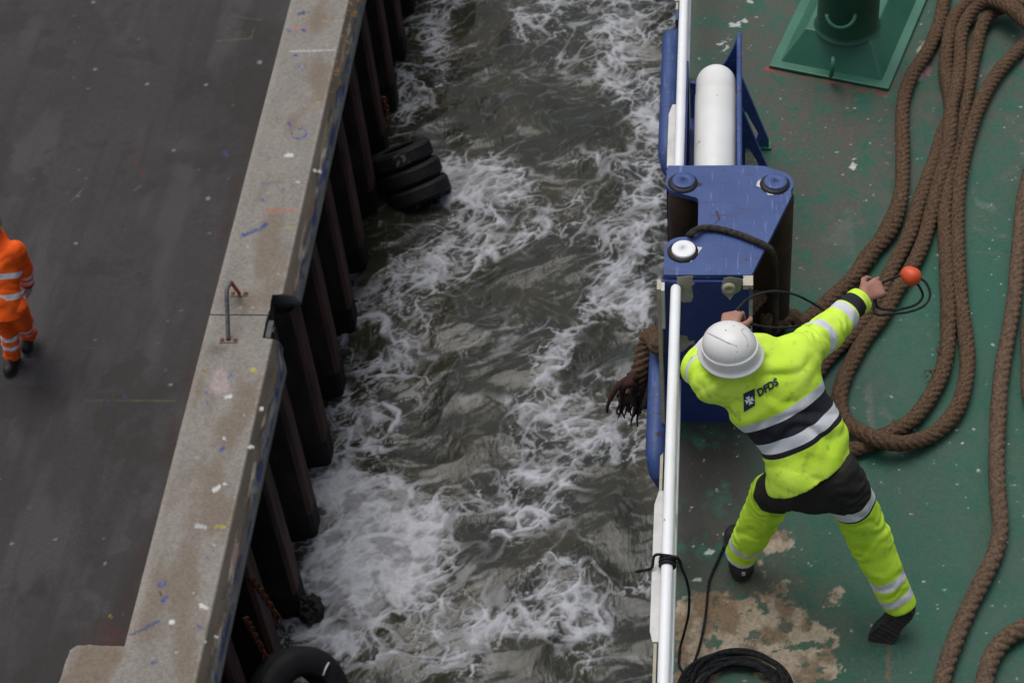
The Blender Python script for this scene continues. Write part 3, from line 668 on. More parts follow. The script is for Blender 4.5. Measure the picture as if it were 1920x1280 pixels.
a1 = n.new('ShaderNodeAttribute'); a1.attribute_name = 'albedo'; a2 = n.new('ShaderNodeAttribute'); a2.attribute_name = 'foam'
mx = n.new('ShaderNodeMix'); mx.data_type = 'RGBA'; l.new(a2.outputs['Fac'], mx.inputs[0]); l.new(a1.outputs['Color'], mx.inputs[6]); mx.inputs[7].default_value = (.60, .615, .66, 1); l.new(mx.outputs[2], b.inputs['Base Color'])
mr = n.new('ShaderNodeMapRange'); mr.inputs[1].default_value = .1; mr.inputs[2].default_value = .6; mr.inputs[3].default_value = .10; mr.inputs[4].default_value = .85; l.new(a2.outputs['Fac'], mr.inputs[0]); l.new(mr.outputs[0], b.inputs['Roughness'])
b.inputs['IOR'].default_value = 1.33
tc = n.new('ShaderNodeTexCoord'); mp = n.new('ShaderNodeMapping'); mp.inputs['Rotation'].default_value = (0, 0, math.radians(25)); mp.inputs['Scale'].default_value = (14, 5, 5); l.new(tc.outputs['Object'], mp.inputs[0])
nz = n.new('ShaderNodeTexNoise'); nz.inputs['Scale'].default_value = 1.; nz.inputs['Detail'].default_value = 6; nz.inputs['Distortion'].default_value = 1.2; l.new(mp.outputs[0], nz.inputs['Vector'])
bp = n.new('ShaderNodeBump'); bp.inputs['Strength'].default_value = .3; bp.inputs['Distance'].default_value = .02; l.new(nz.outputs[0], bp.inputs['Height']); l.new(bp.outputs[0], b.inputs['Normal'])
tag(link('water', me, mt), 'grey brown harbour water churned into white foam', kind='structure')

# ---- ship's mooring deck
x, y, F = sheet('d', -.285, 2.9, 4.0, 9.7, 0, .0068)
u, v = uv_of(np.stack([x, y, x * 0], 1))
g1, g2 = s2l(26, 100, 78), s2l(46, 94, 78)
n1 = fbm(x * 1.3, y * 1.3, 5, 3, .6); n2 = fbm(x * 6, y * 6, 5, 5, .6); n3 = fbm(x * 24, y * 24, 4, 8, .6)
c = np.tile(g1, (len(x), 1)); c = mixc(c, g2, ss(-.4, .6, n1 + .3 * n2))
c = c * (1 + .10 * n2 + .10 * n3)[:, None]
def zone(cx, cy, rx, ry, pw=2.): return np.exp(-((((u - cx) / rx) ** 2 + ((v - cy) / ry) ** 2) ** (pw / 2)))
grime = np.clip(zone(1440, 230, 190, 260) * 1.0 + zone(1560, 420, 90, 120) * .6 + zone(1420, 20, 140, 60) * .8 + zone(1850, 190, 160, 120) * .65 + zone(1880, 350, 90, 60) * .4 + zone(1600, 270, 120, 60) * .6 + .30, 0, 1)
c = mixc(c, s2l(84, 80, 70), grime * ss(-.45, .55, n2 * .7 + n3 * .5 + .25) * .85)
c = mixc(c, s2l(112, 116, 104), .55 * ss(.15, .75, n1 * .5 + n2 * .6) * (zone(1870, 250, 160, 150) + zone(1790, 430, 160, 70) * .6 + zone(1600, 440, 60, 60) + zone(1650, 760, 60, 60) * .6))
c = mixc(c, s2l(100, 74, 62), .35 * ss(.35, .7, fbm(x * 5, y * 2.2, 4, 70, .6)) * (zone(1480, 300, 200, 200) + .25))
c = mixc(c, s2l(24, 98, 76), .7 * ss(-.2, .3, n1 + .4) * (zone(1700, 560, 260, 110) + zone(1850, 520, 120, 300, 4) * .6 + zone(1730, 1100, 150, 220) * .7))
# bare, rubbed-through patches near the rail
wet = np.clip(zone(1330, 880, 110, 130, 3) + zone(1300, 1000, 70, 90), 0, 1)
c = mixc(c, s2l(42, 33, 28) * (1), wet * .92 * ss(-.9, .1, n2 + n1))
c = mixc(c, s2l(64, 66, 58), .8 * zone(1360, 1010, 110, 90) * ss(-.5, .4, n2))
c = mixc(c, s2l(98, 90, 74), .55 * zone(1430, 1150, 170, 120, 3) * ss(-.6, .3, n2 + n1))
bare = (zone(1410, 1170, 140, 62, 3) * 1.0 + zone(1490, 1240, 90, 70, 3) * 1.0 + zone(1460, 1010, 34, 28) * .95 + zone(1420, 1040, 60, 22) * .45 + zone(1570, 1115, 22, 24) * .8 + zone(1310, 1215, 55, 95, 3) * 1.05 + zone(1470, 1085, 90, 30) * .30)
bm_ = ss(.50, .56, bare + .30 * fbm(x * 9, y * 9, 6, 15, .62))
bm_ = bm_ * (1 - .9 * ss(.30, .36, fbm(x * 11, y * 11, 5, 19, .6) - .4 * zone(1300, 1150, 80, 160)))
bc = mixc(np.tile(s2l(150, 137, 117), (len(x), 1)), s2l(112, 94, 72), ss(-.2, .5, n2 + .6 * zone(1320, 1150, 90, 120))) * (1.55 + .3 * n3)[:, None]
c = c + (bc - c) * bm_[:, None]
c = mixc(c, s2l(150, 112, 68), .4 * zone(1370, 1130, 50, 30) * bm_)
# weld seams, rust at the bollard foot, paint drops
for pts, col, wd, a in [([(1585, 160), (1592, 205), (1604, 300), (1615, 420)], (94, 88, 78), 4, .55), ([(1590, 400), (1608, 560)], (96, 110, 104), 9, .5), ([(1664, 1195), (1666, 1290)], (128, 100, 72), 6, .8), ([(1674, 1195), (1676, 1290)], (70, 100, 90), 3, .7), ([(1640, 880), (1655, 1060)], (62, 84, 72), 5, .5), ([(1440, 130), (1660, 176)], (116, 66, 48), 5, .8), ([(1440, 128), (1448, 132)], (190, 50, 45), 6, 1), ([(1648, 176), (1668, 180)], (150, 50, 40), 3, .9), ([(1665, 182), (1690, 178)], (24, 110, 72), 8, .9), ([(1720, 100), (1735, 80)], (190, 195, 175), 3, .9), ([(1724, 144), (1735, 128)], (200, 190, 185), 7, .9), ([(1738, 137), (1742, 130)], (190, 90, 105), 6, .8), ([(1830, 430), (1905, 448)], (104, 108, 90), 3, .5), ([(1820, 470), (1905, 478)], (104, 104, 86), 3, .4), ([(1628, 720), (1636, 800)], (112, 112, 104), 7, .6), ([(1655, 770), (1670, 780)], (110, 108, 98), 9, .5), ([(1835, 380), (1860, 392)], (120, 132, 122), 9, .5), ([(1540, 30), (1520, 80)], (60, 96, 80), 8, .3)]:
    f = ss(wd * 1.3, wd * .3, line_d(u + 4 * n3, v + 4 * n2, pts)) * np.clip(.7 + .6 * n3, 0, 1); c = mixc(c, s2l(*col), f * a)
sp = zone(1378, 47, 12, 6) * 1 + zone(1360, 86, 14, 13) * .6 + zone(1396, 40, 12, 5) * .5 + zone(1405, 3, 16, 4) * .6 + zone(1330, 1035, 14, 6) + zone(1310, 1085, 10, 6) + zone(1600, 310, 8, 8) + zone(1410, 1210, 6, 8) * .8 + zone(1365, 1005, 8, 10) * .8 + zone(1390, 1000, 50, 12) * .35
c = mixc(c, s2l(205, 208, 205), ss(.45, .6, sp + .5 * n3 - .02))
rs = np.random.RandomState(8)
for k in range(34):
    a, b_, r = rs.uniform(-.2, 2.2), rs.uniform(4.3, 9.3), rs.uniform(.0002, .0028); f = ss(r + .007, r, np.hypot(x - a, y - b_)); c = mixc(c, s2l(150, 158, 154) if k % 4 else s2l(50, 44, 40), f * rs.uniform(.4, 1))
V = np.stack([x, y, .0016 * n2 + .001 * bm_ * -1], 1)
V, F, c = far_frame(V, F, (-.285, 2.9, 4.0, 9.7), (-.285, 16, 1.2, 30), 0, c, g1)
me = mesh_np(V, F); attr(me, 'albedo', np.clip(c, .003, 1), 'C')
tag(link('ship_deck', me, M['deck']), 'worn green painted mooring deck with bare brown patches', kind='structure')
hull = empty('ship_hull', (-.29, 6, -8), label='dark blue ship side below the mooring deck edge', cat='ship', kind='structure')
mb = MB(); mb.box((-.286, -30, -9.5), (16, 1.2, -.006)); mb.box((-.286, 1.2, -9.5), (16, 30, -.03)); mb.build('side_shell', M['hull'], hull)
mb = MB(); 
for a, b_, mi in ((1.2, 4.62, 0), (4.62, 5.02, 0), (5.02, 5.33, 1), (5.33, 5.72, 0), (8.95, 9.05, 1), (9.05, 9.28, 0), (9.28, 9.8, 1), (9.8, 30, 0)):
    mb.box((-.302, a, -.05), (-.288, b_, .012), mi)
mb.build('gunwale', [M['cream'], M['blue']], hull)

# ================================================================== SHIP FITTINGS
sup = empty('superstructure', (4, -2, 0), label='painted ship superstructure behind the mooring deck', cat='superstructure', kind='structure')
mb = MB(); mb.box((-.25, -14, .004), (16, .4, 5.6)); mb.build('bulkhead', M['super'], sup)

def px_poly(pts, z): return [tuple(at(a, b, z)[:2]) for a, b in pts]
def arc(c, r, a0, a1, n=8): return [(c[0] + r * math.cos(math.radians(a0 + (a1 - a0) * i / n)), c[1] + r * math.sin(math.radians(a0 + (a1 - a0) * i / n))) for i in range(n + 1)]

# ---- roller fairlead
fl = empty('roller_fairlead', (-.05, 6.2, 0), label='blue roller fairlead housing with three dark vertical rollers at the deck edge', cat='fairlead')
ZT = 1.0
P1, P2, P3 = (-.198, 6.472), (.228, 6.462), (-.190, 6.018)
yb, yf = 5.862, 6.582
top = [(-.272, yf)] + arc(P1, .082, 165, 262, 8) + arc((-.152, 6.34), .028, 90, 0, 4) + [(-.124, 6.16)] + arc(P3, .085, 60, 195, 9) + [(-.272, yb), (.118, yb), (.303, 6.372)] + arc((.222, 6.455), .092, -30, 75, 8) + [(.185, 6.575), (.12, yf)]
mb = MB(); mb.prism(top, ZT - .025, ZT, 0)
def patch(pts, z=None, mi=2, t=.0016): mb.prism(px_poly(pts, ZT), ZT + .0002, ZT + t, mi)
patch([(1432, 333), (1420, 341), (1418, 349), (1432, 355), (1440, 366), (1449, 366), (1460, 359), (1446, 357), (1436, 350)]); patch([(1306, 463), (1317, 464), (1309, 476), (1296, 491), (1284, 487), (1289, 480), (1300, 475)])
patch([(1456, 361), (1466, 359), (1470, 363), (1458, 366)], mi=3); patch([(1305, 341), (1318, 345), (1310, 350), (1302, 347)], mi=3); patch([(1335, 425), (1347, 412), (1341, 396), (1345, 395), (1351, 411)], mi=3, t=.001)
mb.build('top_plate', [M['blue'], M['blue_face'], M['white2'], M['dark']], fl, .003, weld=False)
fp = MB(); fp.box((-.28, 5.845, .0), (.116, 5.860, ZT - .027)); 
def face_patch(pts, mi, y=5.8435):
    V = []
    for a, b in pts:
        r = CM @ np.array([a - PP[0], b - PP[1], FOC]); V.append(CAM + r * (y / r[1]))
    n = len(V); fp.add([tuple(p) for p in V] + [(p[0], p[1] + .0012, p[2]) for p in V], [list(range(n))] + [(i, (i + 1) % n, n + (i + 1) % n, n + i) for i in range(n)], mi)
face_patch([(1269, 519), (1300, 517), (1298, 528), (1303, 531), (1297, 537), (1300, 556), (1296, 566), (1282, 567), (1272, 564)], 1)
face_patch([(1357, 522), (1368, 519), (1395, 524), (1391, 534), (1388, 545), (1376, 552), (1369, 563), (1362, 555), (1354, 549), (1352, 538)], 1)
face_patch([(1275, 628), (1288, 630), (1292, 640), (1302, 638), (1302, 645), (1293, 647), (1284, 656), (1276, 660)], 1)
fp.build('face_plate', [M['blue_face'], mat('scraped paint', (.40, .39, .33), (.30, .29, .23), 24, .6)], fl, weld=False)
r_ = CM @ np.array([1367 - PP[0], 538 - PP[1], FOC]); bp_ = CAM + r_ * (5.84 / r_[1])
MB().lathe([(.030, 0), (.030, .014), (.022, .018), (.012, .018), (.010, .002), (0, .002)], bp_, (0, -1, 0), 20).build('boss', M['cream'], fl)
MB().box((.108, 5.80, .0), (.124, 5.8445, ZT - .03), 0).box((.08, 5.80, ZT - .0285), (.124, 5.8615, ZT - .003), 1).build('face_flange', [chipped(mat('scraped blue edge', (.42, .41, .35), (.05, .08, .25), 3, .5, contrast=(.45, .55)), (.5, .48, .4), 20, .6, .65), M['cream']], fl)
MB().box((-.302, 5.80, -.02), (-.284, 5.862, ZT - .03)).build('edge_flange', M['cream'], fl)
MB().box((-.2830, 5.792, .72), (-.268, 5.8445, ZT - .03)).build('edge_flange', M['white2'], fl)
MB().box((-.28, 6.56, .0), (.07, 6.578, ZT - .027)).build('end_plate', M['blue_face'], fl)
MB().prism([(-.28, 5.862), (.12, 5.862), (.30, 6.36), (.30, 6.55), (.07, 6.558), (-.28, 6.558)], .004, .05).build('sole_plate', M['dark'], fl)
for (cx, cy), r, pm in ((P1, .072, 'blue'), (P2, .092, 'blue'), (P3, .072, 'white2')):
    ro = MB().lathe([(0, .052), (r * .8, .052), (r * .8, .07), (r, .075), (r, .90), (r * .86, .94), (r * .7, .968), (0, .97)], (cx, cy, 0), n=36).build('roller', M['rust'], fl)
    MB().lathe([(.054, ZT + .0005), (.054, ZT + .011), (.051, ZT + .0135), (.009, ZT + .0135), (.008, ZT + .004), (0, ZT + .004)], (cx + .004, cy - .002, 0), n=28).build('pin_cap', M[pm] if pm == 'blue' else M['white'], ro)
    MB().lathe([(0, ZT + .0008), (.068, ZT + .0008), (.070, ZT + .003), (.045, ZT + .0045)], (cx + .0, cy - .012, 0), n=28).build('grease_ring', M['dark'], ro)
MB().box((.113, 5.84, .0), (.121, 5.846, .2)).build('stay', M['cream'], fl)

# ---- chock with the white pedestal roller
ch = empty('chock_trough', (-.05, 7.1, 0), label='blue open trough chock with bracketed side plate beyond the fairlead', cat='chock')
mb = MB(); mb.box((.056, 6.60, .004), (.076, 7.74, .86)); mb.tube([(.066, 6.60, .862), (.066, 7.73, .862)], .014, 10); mb.build('side_plate', [M['blue']], ch, .004)
n = 14; pr = [(-.19, .30), (.055, .30)] + [(.055 - .245 * t, .865 - .30 * math.sin(math.pi * min(1, t * 1.15) / 2) ** .8 + .05 * max(0, t - .75)) for t in np.linspace(0, 1, n)]
MB().sweep_poly(pr, 'y', 7.69, 7.712).build('end_plate', M['blue'], ch)
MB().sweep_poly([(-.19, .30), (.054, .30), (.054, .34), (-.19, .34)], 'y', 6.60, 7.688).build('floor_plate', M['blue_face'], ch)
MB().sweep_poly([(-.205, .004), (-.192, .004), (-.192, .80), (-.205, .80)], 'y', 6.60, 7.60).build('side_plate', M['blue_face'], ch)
for yy in (7.83, 7.58, 7.1):
    mb = MB(); o_ = [(.077, .52), (.077, .004), (.236, .004), (.236, .05)]; i_ = [(.105, .27), (.105, .07), (.17, .07), (.18, .10)]
    for k in range(4):
        k2 = (k + 1) % 4; q = [o_[k], o_[k2], i_[k2], i_[k]]; mb.sweep_poly(q, 'y', yy - .012, yy + .012)
    mb.build('bracket', M['blue'], ch, .0)
    MB().box((.18, yy - .03, .003), (.25, yy + .03, .012)).build('bracket_foot', mat('green foot paint', (.012, .13, .06), (.02, .15, .07), 9, .5), ch)
rl = empty('pedestal_roller', (-.05, 7.0, .8), label='white domed horizontal roller lying in the blue trough', cat='roller')
prof = [(0, 0), (.099, .0), (.102, .01), (.105, .65), (.105, .70), (.102, .704), (.102, .805)] + [(.102 * math.cos(t), .805 + .101 * math.sin(t)) for t in np.linspace(.12, math.pi / 2, 12)]
MB().lathe(prof, (-.051, 6.605, .80), (0, 1, 0), 40).build('drum', M['roller_white'], rl)
MB().lathe([(.03, -.02), (.03, .0), (0, .0)], (-.051, 6.60, .80), (0, 1, 0), 20).build('shaft', M['dark'], rl)

# ---- half-round guide outboard of the fairlead
for (y0, y1, lb) in ((5.56, 6.50, 'blue half round rubbing bar at the outer deck edge under the frayed rope end'), (7.72, 8.87, 'blue half round rubbing bar at the outer deck edge beside the white roller')):
    gb = empty('rubbing_bar', (-.32, (y0 + y1) / 2, 0), label=lb, cat='rubbing bar', group='blue rubbing bars on the ship side')
    pts = [(-.285, y0, -.15), (-.312, y0 + .02, -.07), (-.325, y0 + .09, -.02), (-.325, y0 + .2, 0), (-.325, y1 - .2, 0), (-.325, y1 - .08, 0), (-.32, y1 - .02, -.03), (-.29, y1, -.12)]
    MB().tube(pts, [.03, .045, .05, .05, .05, .05, .045, .03], 20).build('bar', M['blue'], gb)
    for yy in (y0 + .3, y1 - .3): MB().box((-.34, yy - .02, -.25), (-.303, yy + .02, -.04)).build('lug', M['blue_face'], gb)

# ---- white railings
RX, RZ = -.218, .95
def railing(name, y0, y1, label, plates, dome_ends, posts):
    r = empty(name, (RX, (y0 + y1) / 2, 0), label=label, cat='railing')
    MB().tube([(RX - .003, y0, RZ), (RX - .002, (y0 + y1) / 2, RZ), (RX, y1, RZ)], .0235, 16, dome=True).build('top_rail', M['white'], r)
    for z, rr in ((.62, .017), (.33, .017)): MB().tube([(RX, y0, z), (RX, y1, z)], rr, 12).build('lower_rail', M['white'], r)
    for yy in posts: MB().sweep_poly([(RX - .008, yy - .03), (RX + .008, yy - .03), (RX + .008, yy + .03), (RX - .008, yy + .03)], 'z', .003, RZ - .02).build('stanchion', M['white2'], r)
    for a, b in plates:
        MB().prism([(RX - .062, a + .05), (RX - .05, a), (RX + .0, a), (RX + .0, b), (RX - .045, b), (RX - .062, b - .07)], RZ - .045, RZ - .032).build('cap_plate', M['white2'], r, .002)
    return r
railing('railing', 2.6, 5.82, 'white tubular railing beside the throwing man, running to the blue housing', [(3.98, 4.71), (2.7, 3.6)], True, (3.2, 4.1, 5.0))
railing('railing', 6.60, 20., 'white tubular railing stretching away beyond the blue trough and white roller', [(6.62, 7.12), (7.95, 8.8)], True, (7.35, 8.4, 9.4, 10.9, 12.4, 13.9, 15.4, 16.9, 18.4))

# ---- green bollard on its pyramid foot
bo = empty('bollard', (.72, 8.78, 0), label='green pedestal bollard on a square sloping base', cat='bollard')
A = np.array(at(1441, 128)[:2]); B_ = np.array(at(1666, 172)[:2]); ux = (B_ - A) / np.linalg.norm(B_ - A); uy = np.array([-ux[1], ux[0]]); Wd = np.linalg.norm(B_ - A); Ld = .98
def q4(inset, off=0): return [tuple(A + ux * a + uy * b) for a, b in ((inset, inset), (Wd - inset, inset), (Wd - inset, Ld - inset), (inset, Ld - inset))]
MB().prism(q4(0), .004, .022).build('base_plate', M['green'], bo, .006)
mb = MB(); a, b = q4(.055), q4(.165); z0, z1 = .0225, .20
V = [(*p, z0) for p in a] + [(*p, z1) for p in b]
mb.add(V, [(0, 1, 5, 4), (1, 2, 6, 5), (2, 3, 7, 6), (3, 0, 4, 7), (4, 5, 6, 7)]); mb.build('pedestal', M['green'], bo, .006)
pc = at(1589, 50, .20); pc = np.array([pc[0], pc[1] + .02, .2])
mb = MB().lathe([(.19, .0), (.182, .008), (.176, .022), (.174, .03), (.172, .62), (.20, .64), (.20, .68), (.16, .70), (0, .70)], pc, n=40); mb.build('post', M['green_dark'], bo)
h0 = at(1574, 28, .42); h0[1] = pc[1] - .178
MB().torus((h0[0] + .01, h0[1] + .012, .40), (0, -.55, .84), .078, .011, 16, 8, a0=math.pi, a1=2 * math.pi).build('handle', M['green'], bo)
f0 = at(1558, 142, .05); f1 = at(1561, 113, .14)
pts, _ = catmull([f0, f0 + np.array([0, -.045, .05]), (f0 + f1) / 2 + np.array([0, -.07, .06]), f1 + np.array([0, -.05, .05]), f1], .02)
MB().tube(pts, .013, 10).build('handle', M['green'], bo)

# ================================================================== ROPES
def px_path(lst): return [at(a, b, z) for a, b, z in lst]
def rope_obj(name, paths, r, mt, **k):
    Vs, Fs, n = [], [], 0
    kw = {q: k.pop(q) for q in list(k) if q in ('lobes', 'pitch', 'step', 'nr', 'depth', 'seed')}
    wh = k.pop('whiskers', []); tp = k.pop('taper', None)
    for p in paths:
        V, F = rope_geo(p, r, taper=tp, **kw); Vs.append(V); Fs.append(F + n); n += len(V)
    rs_ = np.random.RandomState(len(wh) + 2)
    for (a, b) in wh:                                       # chafed places where broken yarns stand out
        for q in range(16):
            c0 = at(a + rs_.normal(0, 5), b + rs_.normal(0, 7), r * rs_.uniform(.6, 1.9)); d = rs_.normal(0, 1, 3); d[2] = abs(d[2]) * .5; c1 = c0 + d * rs_.uniform(.006, .015); c2 = c1 + rs_.normal(0, .007, 3) - np.array([0, 0, .006])
            V, F = rope_geo([c0, c1, c2], .0036, lobes=3, pitch=.05, step=.008, nr=6, depth=.1, taper=lambda s: 1.2 - s); Vs.append(V); Fs.append(F + n); n += len(V)
    return tag(link(name, mesh_np(np.vstack(Vs), np.vstack(Fs)), mt), **k)
R = .040
t1 = at(1182, 752, -.30)
pa = px_path([(1775, -60, R), (1770, 0, R), (1759, 50, R), (1738, 98, R), (1709, 143, R), (1694, 190, R), (1692, 238, R), (1693, 290, R), (1691, 353, R), (1681, 398, R), (1661, 440, R), (1632, 476, R), (1600, 520, R), (1556, 562, R), (1527, 588, R + .01), (1502, 604, .07)])
pb = [np.array(p) for p in [(.22, 6.36, .13)]] + px_path([(1440, 545, .28)])
pb += [np.array(p) for p in [(.06, 6.20, .36), (-.08, 6.24, .34), (-.22, 6.25, .27), (-.31, 6.20, .155)]] + px_path([(1222, 630, .06), (1203, 690, -.10), (1186, 735, -.22)])
rope_obj('mooring_rope', [pa + px_path([(1484, 592, .10)]) + pb], R, M['rope'], seed=1, taper=lambda s: 1 + .28 * math.exp(-((s - .47) / .035) ** 2) + .12 * math.exp(-((s - .53) / .02) ** 2) + .32 * float(ss(.84, .90, s)), whiskers=[(1600, 520), (1640, 474), (1560, 560)], label='brown mooring rope leading from beside the bollard through the fairlead to a frayed end', cat='rope', lobes=6, pitch=.25, depth=.30)
rB = [(1925, 34, .10), (1880, 2, .11), (1838, -4, .05), (1808, 12, R), (1786, 40, R), (1776, 86, R), (1773, 134, R), (1780, 176, R), (1783, 216, R), (1770, 245, R + .01), (1756, 290, R), (1739, 336, R), (1721, 388, R), (1703, 445, R), (1672, 505, R), (1640, 572, R), (1606, 618, R), (1555, 668, R), (1522, 712, R), (1500, 760, R), (1510, 815, R), (1550, 843, R), (1602, 842, R), (1655, 818, R), (1676, 808, R), (1711, 786, R), (1740, 750, R), (1764, 704, R), (1776, 652, R), (1778, 600, R), (1777, 544, R), (1774, 472, R), (1771, 400, R), (1777, 340, R), (1789, 280, R), (1806, 210, R), (1818, 150, R), (1830, 90, R), (1845, 42, .05), (1872, 18, .06), (1930, 8, .08)]
rC = [(1935, 52, .14), (1890, 14, .16), (1855, 2, .13), (1830, 16, .08), (1810, 42, .05), (1801, 72, R), (1799, 120, R), (1794, 160, .07), (1784, 198, .10), (1781, 240, .10), (1775, 288, .07), (1758, 352, .05), (1746, 400, R), (1731, 454, R), (1708, 503, R), (1680, 546, R), (1652, 596, R), (1622, 634, R), (1595, 682, R), (1577, 726, R), (1575, 762, R), (1590, 792, .06), (1625, 814, .10), (1662, 828, .10), (1703, 830, .07), (1752, 812, R), (1792, 770, R), (1810, 718, R), (1814, 664, R), (1807, 602, R), (1800, 544, R), (1796, 472, R), (1795, 410, R), (1797, 360, R), (1804, 310, R), (1818, 252, R), (1838, 195, R), (1866, 144, R), (1898, 106, R), (1935, 72, R)]
rope_obj('mooring_rope', [px_path(rB), px_path(rC)], R, M['rope'], seed=5, whiskers=[(1678, 802), (1765, 655), (1752, 705), (1790, 165), (1781, 600)], label='heavy brown mooring rope laid in long parallel bights across the green deck', cat='rope', lobes=6, pitch=.25, depth=.30)
rope_obj('mooring_rope', [px_path([(1940, 290, R), (1922, 360, R), (1914, 420, R), (1909, 480, R), (1902, 560, R), (1892, 620, R), (1882, 675, R), (1875, 730, R), (1871, 800, R), (1869, 870, R), (1872, 930, R), (1876, 980, R), (1868, 1030, R), (1846, 1080, R), (1816, 1140, R), (1789, 1205, R), (1768, 1270, R), (1758, 1330, R)])], R * .98, M['rope_old'], seed=9, label='pale brown rope running down the right side of the deck beside the bights', cat='rope', lobes=4, pitch=.20, depth=.30)
rope_obj('mooring_rope', [px_path([(1960, 520, R), (1932, 600, R), (1929, 680, R), (1934, 750, R), (1970, 840, R)])], R * .98, M['rope_old'], seed=12, label='brown rope just showing at the right edge of the picture halfway down', cat='rope', lobes=4, pitch=.20, depth=.30)
rope_obj('mooring_rope', [px_path([(1990, 1130, R), (1925, 1172, R), (1884, 1198, R), (1858, 1235, R), (1845, 1285, R), (1842, 1340, R)])], R, M['rope_old'], seed=15, label='curved brown rope end in the bottom right corner of the deck', cat='rope', lobes=4, pitch=.20, depth=.30)
# chafed, feathered places
rope_root = None

# frayed canvas wrapping on the overboard end
fr = empty('rope_chafe_cover', t1, label='torn dark red canvas cover on the frayed rope end hanging overboard', cat='chafe cover')
pe = px_path([(1203, 690, -.10), (1190, 728, -.21), (1181, 758, -.30)]); ax = pe[2] - pe[0]; ax /= np.linalg.norm(ax)
nr, ns = 40, 14; V = []
sd_ = np.cross(ax, [0, 0, 1.]); sd_ /= np.linalg.norm(sd_); s2_ = np.cross(ax, sd_)
for i in range(ns):
    t = i / (ns - 1)
    for k in range(nr):
        a = 2 * math.pi * k / nr; rag = .03 + .13 * max(0, fbm(np.array([k * .45]), np.array([3.3]), 3, 77)[0] + .35)
        L = t * (.11 + rag * .8); rr = .048 + .012 * t + .012 * math.sin(k * .9 + t * 5) * t + .012 * fbm(np.array([k * .5]), np.array([t * 4.]), 2, 5)[0]
        V.append(pe[0] + ax * (.045 + L) + rr * (math.cos(a) * sd_ + math.sin(a) * s2_))
o = link('canvas_sleeve', mesh_np(V, grid_idx(ns, nr, True)), mat('dirty canvas', (.020, .012, .010), (.038, .016, .012), 30, .95, bump=.8, bscale=120), fr)
o.modifiers.new('thick', 'SOLIDIFY').thickness = .006; put(o)
mb = MB()
for k, (p, q) in enumerate([((1195, 704), (1140, 758)), ((1190, 716), (1166, 746))]):
    p0, p1 = at(*p, -.08), at(*q, -.20); pts, _ = catmull([p0, (p0 + p1) / 2 + np.array([-.02, 0, .03]), p1, p1 + np.array([-.005, -.01, -.05])], .02)
    mb.tube(pts, list(np.linspace(.026, .006, len(pts))), 7)
o = mb.build('torn_flap', mat('red torn canvas', (.05, .011, .009), (.025, .010, .009), 40, .9, bump=.5), fr)
mb = MB(); rs = np.random.RandomState(3)
for k in range(16):
    a = rs.uniform(0, 6.28); p0 = pe[1] + ax * .03 + .045 * (math.cos(a) * sd_ + math.sin(a) * s2_); p1 = p0 + ax * rs.uniform(.06, .14) + rs.normal(0, .014, 3); p2 = p1 + np.array([0, 0, -rs.uniform(.02, .06)]) + rs.normal(0, .01, 3)
    pts, _ = catmull([p0, p1, p2], .015); mb.tube(pts, list(np.linspace(.011, .004, len(pts))), 5)
p0, p1 = at(1226, 660, -.02), at(1207, 765, -.25); pts, _ = catmull([at(1234, 600, .06), p0, (p0 + p1) / 2 + np.array([.01, 0, 0]), p1], .02); mb.tube(pts, list(np.linspace(.016, .02, len(pts))), 7)
mb.build('loose_strand', M['dark'], fr)

# thin black lines
rope_obj('hauling_line', [[np.array(p) for p in [(-.19, 6.22, .55), (-.17, 6.17, .9)]] + px_path([(1297, 437, ZT + .03), (1316, 428, ZT + .02), (1345, 429, ZT + .016), (1380, 438, ZT + .016), (1412, 450, ZT + .016), (1432, 459, ZT + .016), (1446, 470, ZT - .01), (1452, 490, ZT - .08), (1453, 520, .76), (1454, 560, .60), (1452, 620, .40)]) + [np.array((.20, 6.25, .06))]], .016, M['dirtyline'], seed=3, label='dark thick line draped over the blue fairlead top and down inside', cat='line', lobes=3, pitch=.10, step=.006, nr=18, depth=.2)
LZ = .012
ty = empty('tied_line', (RX, 4.33, RZ), label='thin black line knotted round the white railing with its tail outboard', cat='line')
kc = np.array([RX, at(1255, 1055, RZ)[1], RZ])
for dy, ex in ((-.012, .010), (.004, .012), (.018, .010)):
    o = MB().torus((kc[0], kc[1] + dy, kc[2]), (0.15 * ex * 10, 1, .1), .0235 + ex * .6, .0062, 20, 8).build('turn', M['line'], ty)
def line_to(o, P, r=.007, mt='line', parent=None, nm='strand'):
    V, F = rope_geo(P, r, lobes=3, pitch=.05, step=.008, nr=9, depth=.12); q = link(nm, mesh_np(V, F), M[mt], parent); put(q); return q
line_to(None, [kc + np.array([.0, .015, .03]), kc + np.array([-.05, .02, .022])] + px_path([(1222, 1064, .93), (1205, 1069, .9), (1193, 1071, .86)]), .006, parent=ty)
line_to(None, [kc + np.array([0, .01, .034]), kc + np.array([.04, .01, .02])] + px_path([(1279, 1067, .80), (1287, 1086, .6), (1292, 1112, .4), (1291, 1150, .22), (1283, 1185, .10), (1275, 1215, LZ), (1273, 1245, LZ), (1281, 1258, LZ), (1296, 1268, .03)]), .006, parent=ty)
rs = np.random.RandomState(11)
cc = at(1383, 1312, 0); P = []
for k in range(int(11 * 24)):
    a = k * 2 * math.pi / 24; j = k // 24
    wob = 1 + .10 * math.sin(a * 1.07 + j * 1.3) + .05 * math.sin(a * .53 + j)
    rx, ry = (.232 - .017 * (j % 5)) * wob, (.21 - .016 * ((j * 3) % 5)) * (1 + .08 * math.cos(a * .93 + 2 * j))
    P.append(np.array([cc[0] + rx * math.cos(a) + .012 * math.sin(j * 2.1), cc[1] + ry * math.sin(a) + .012 * math.cos(j * 1.7), .011 + .008 * (j % 4) + .008 * math.sin(a * 1.5 + j) ** 2 + .003 * j]))
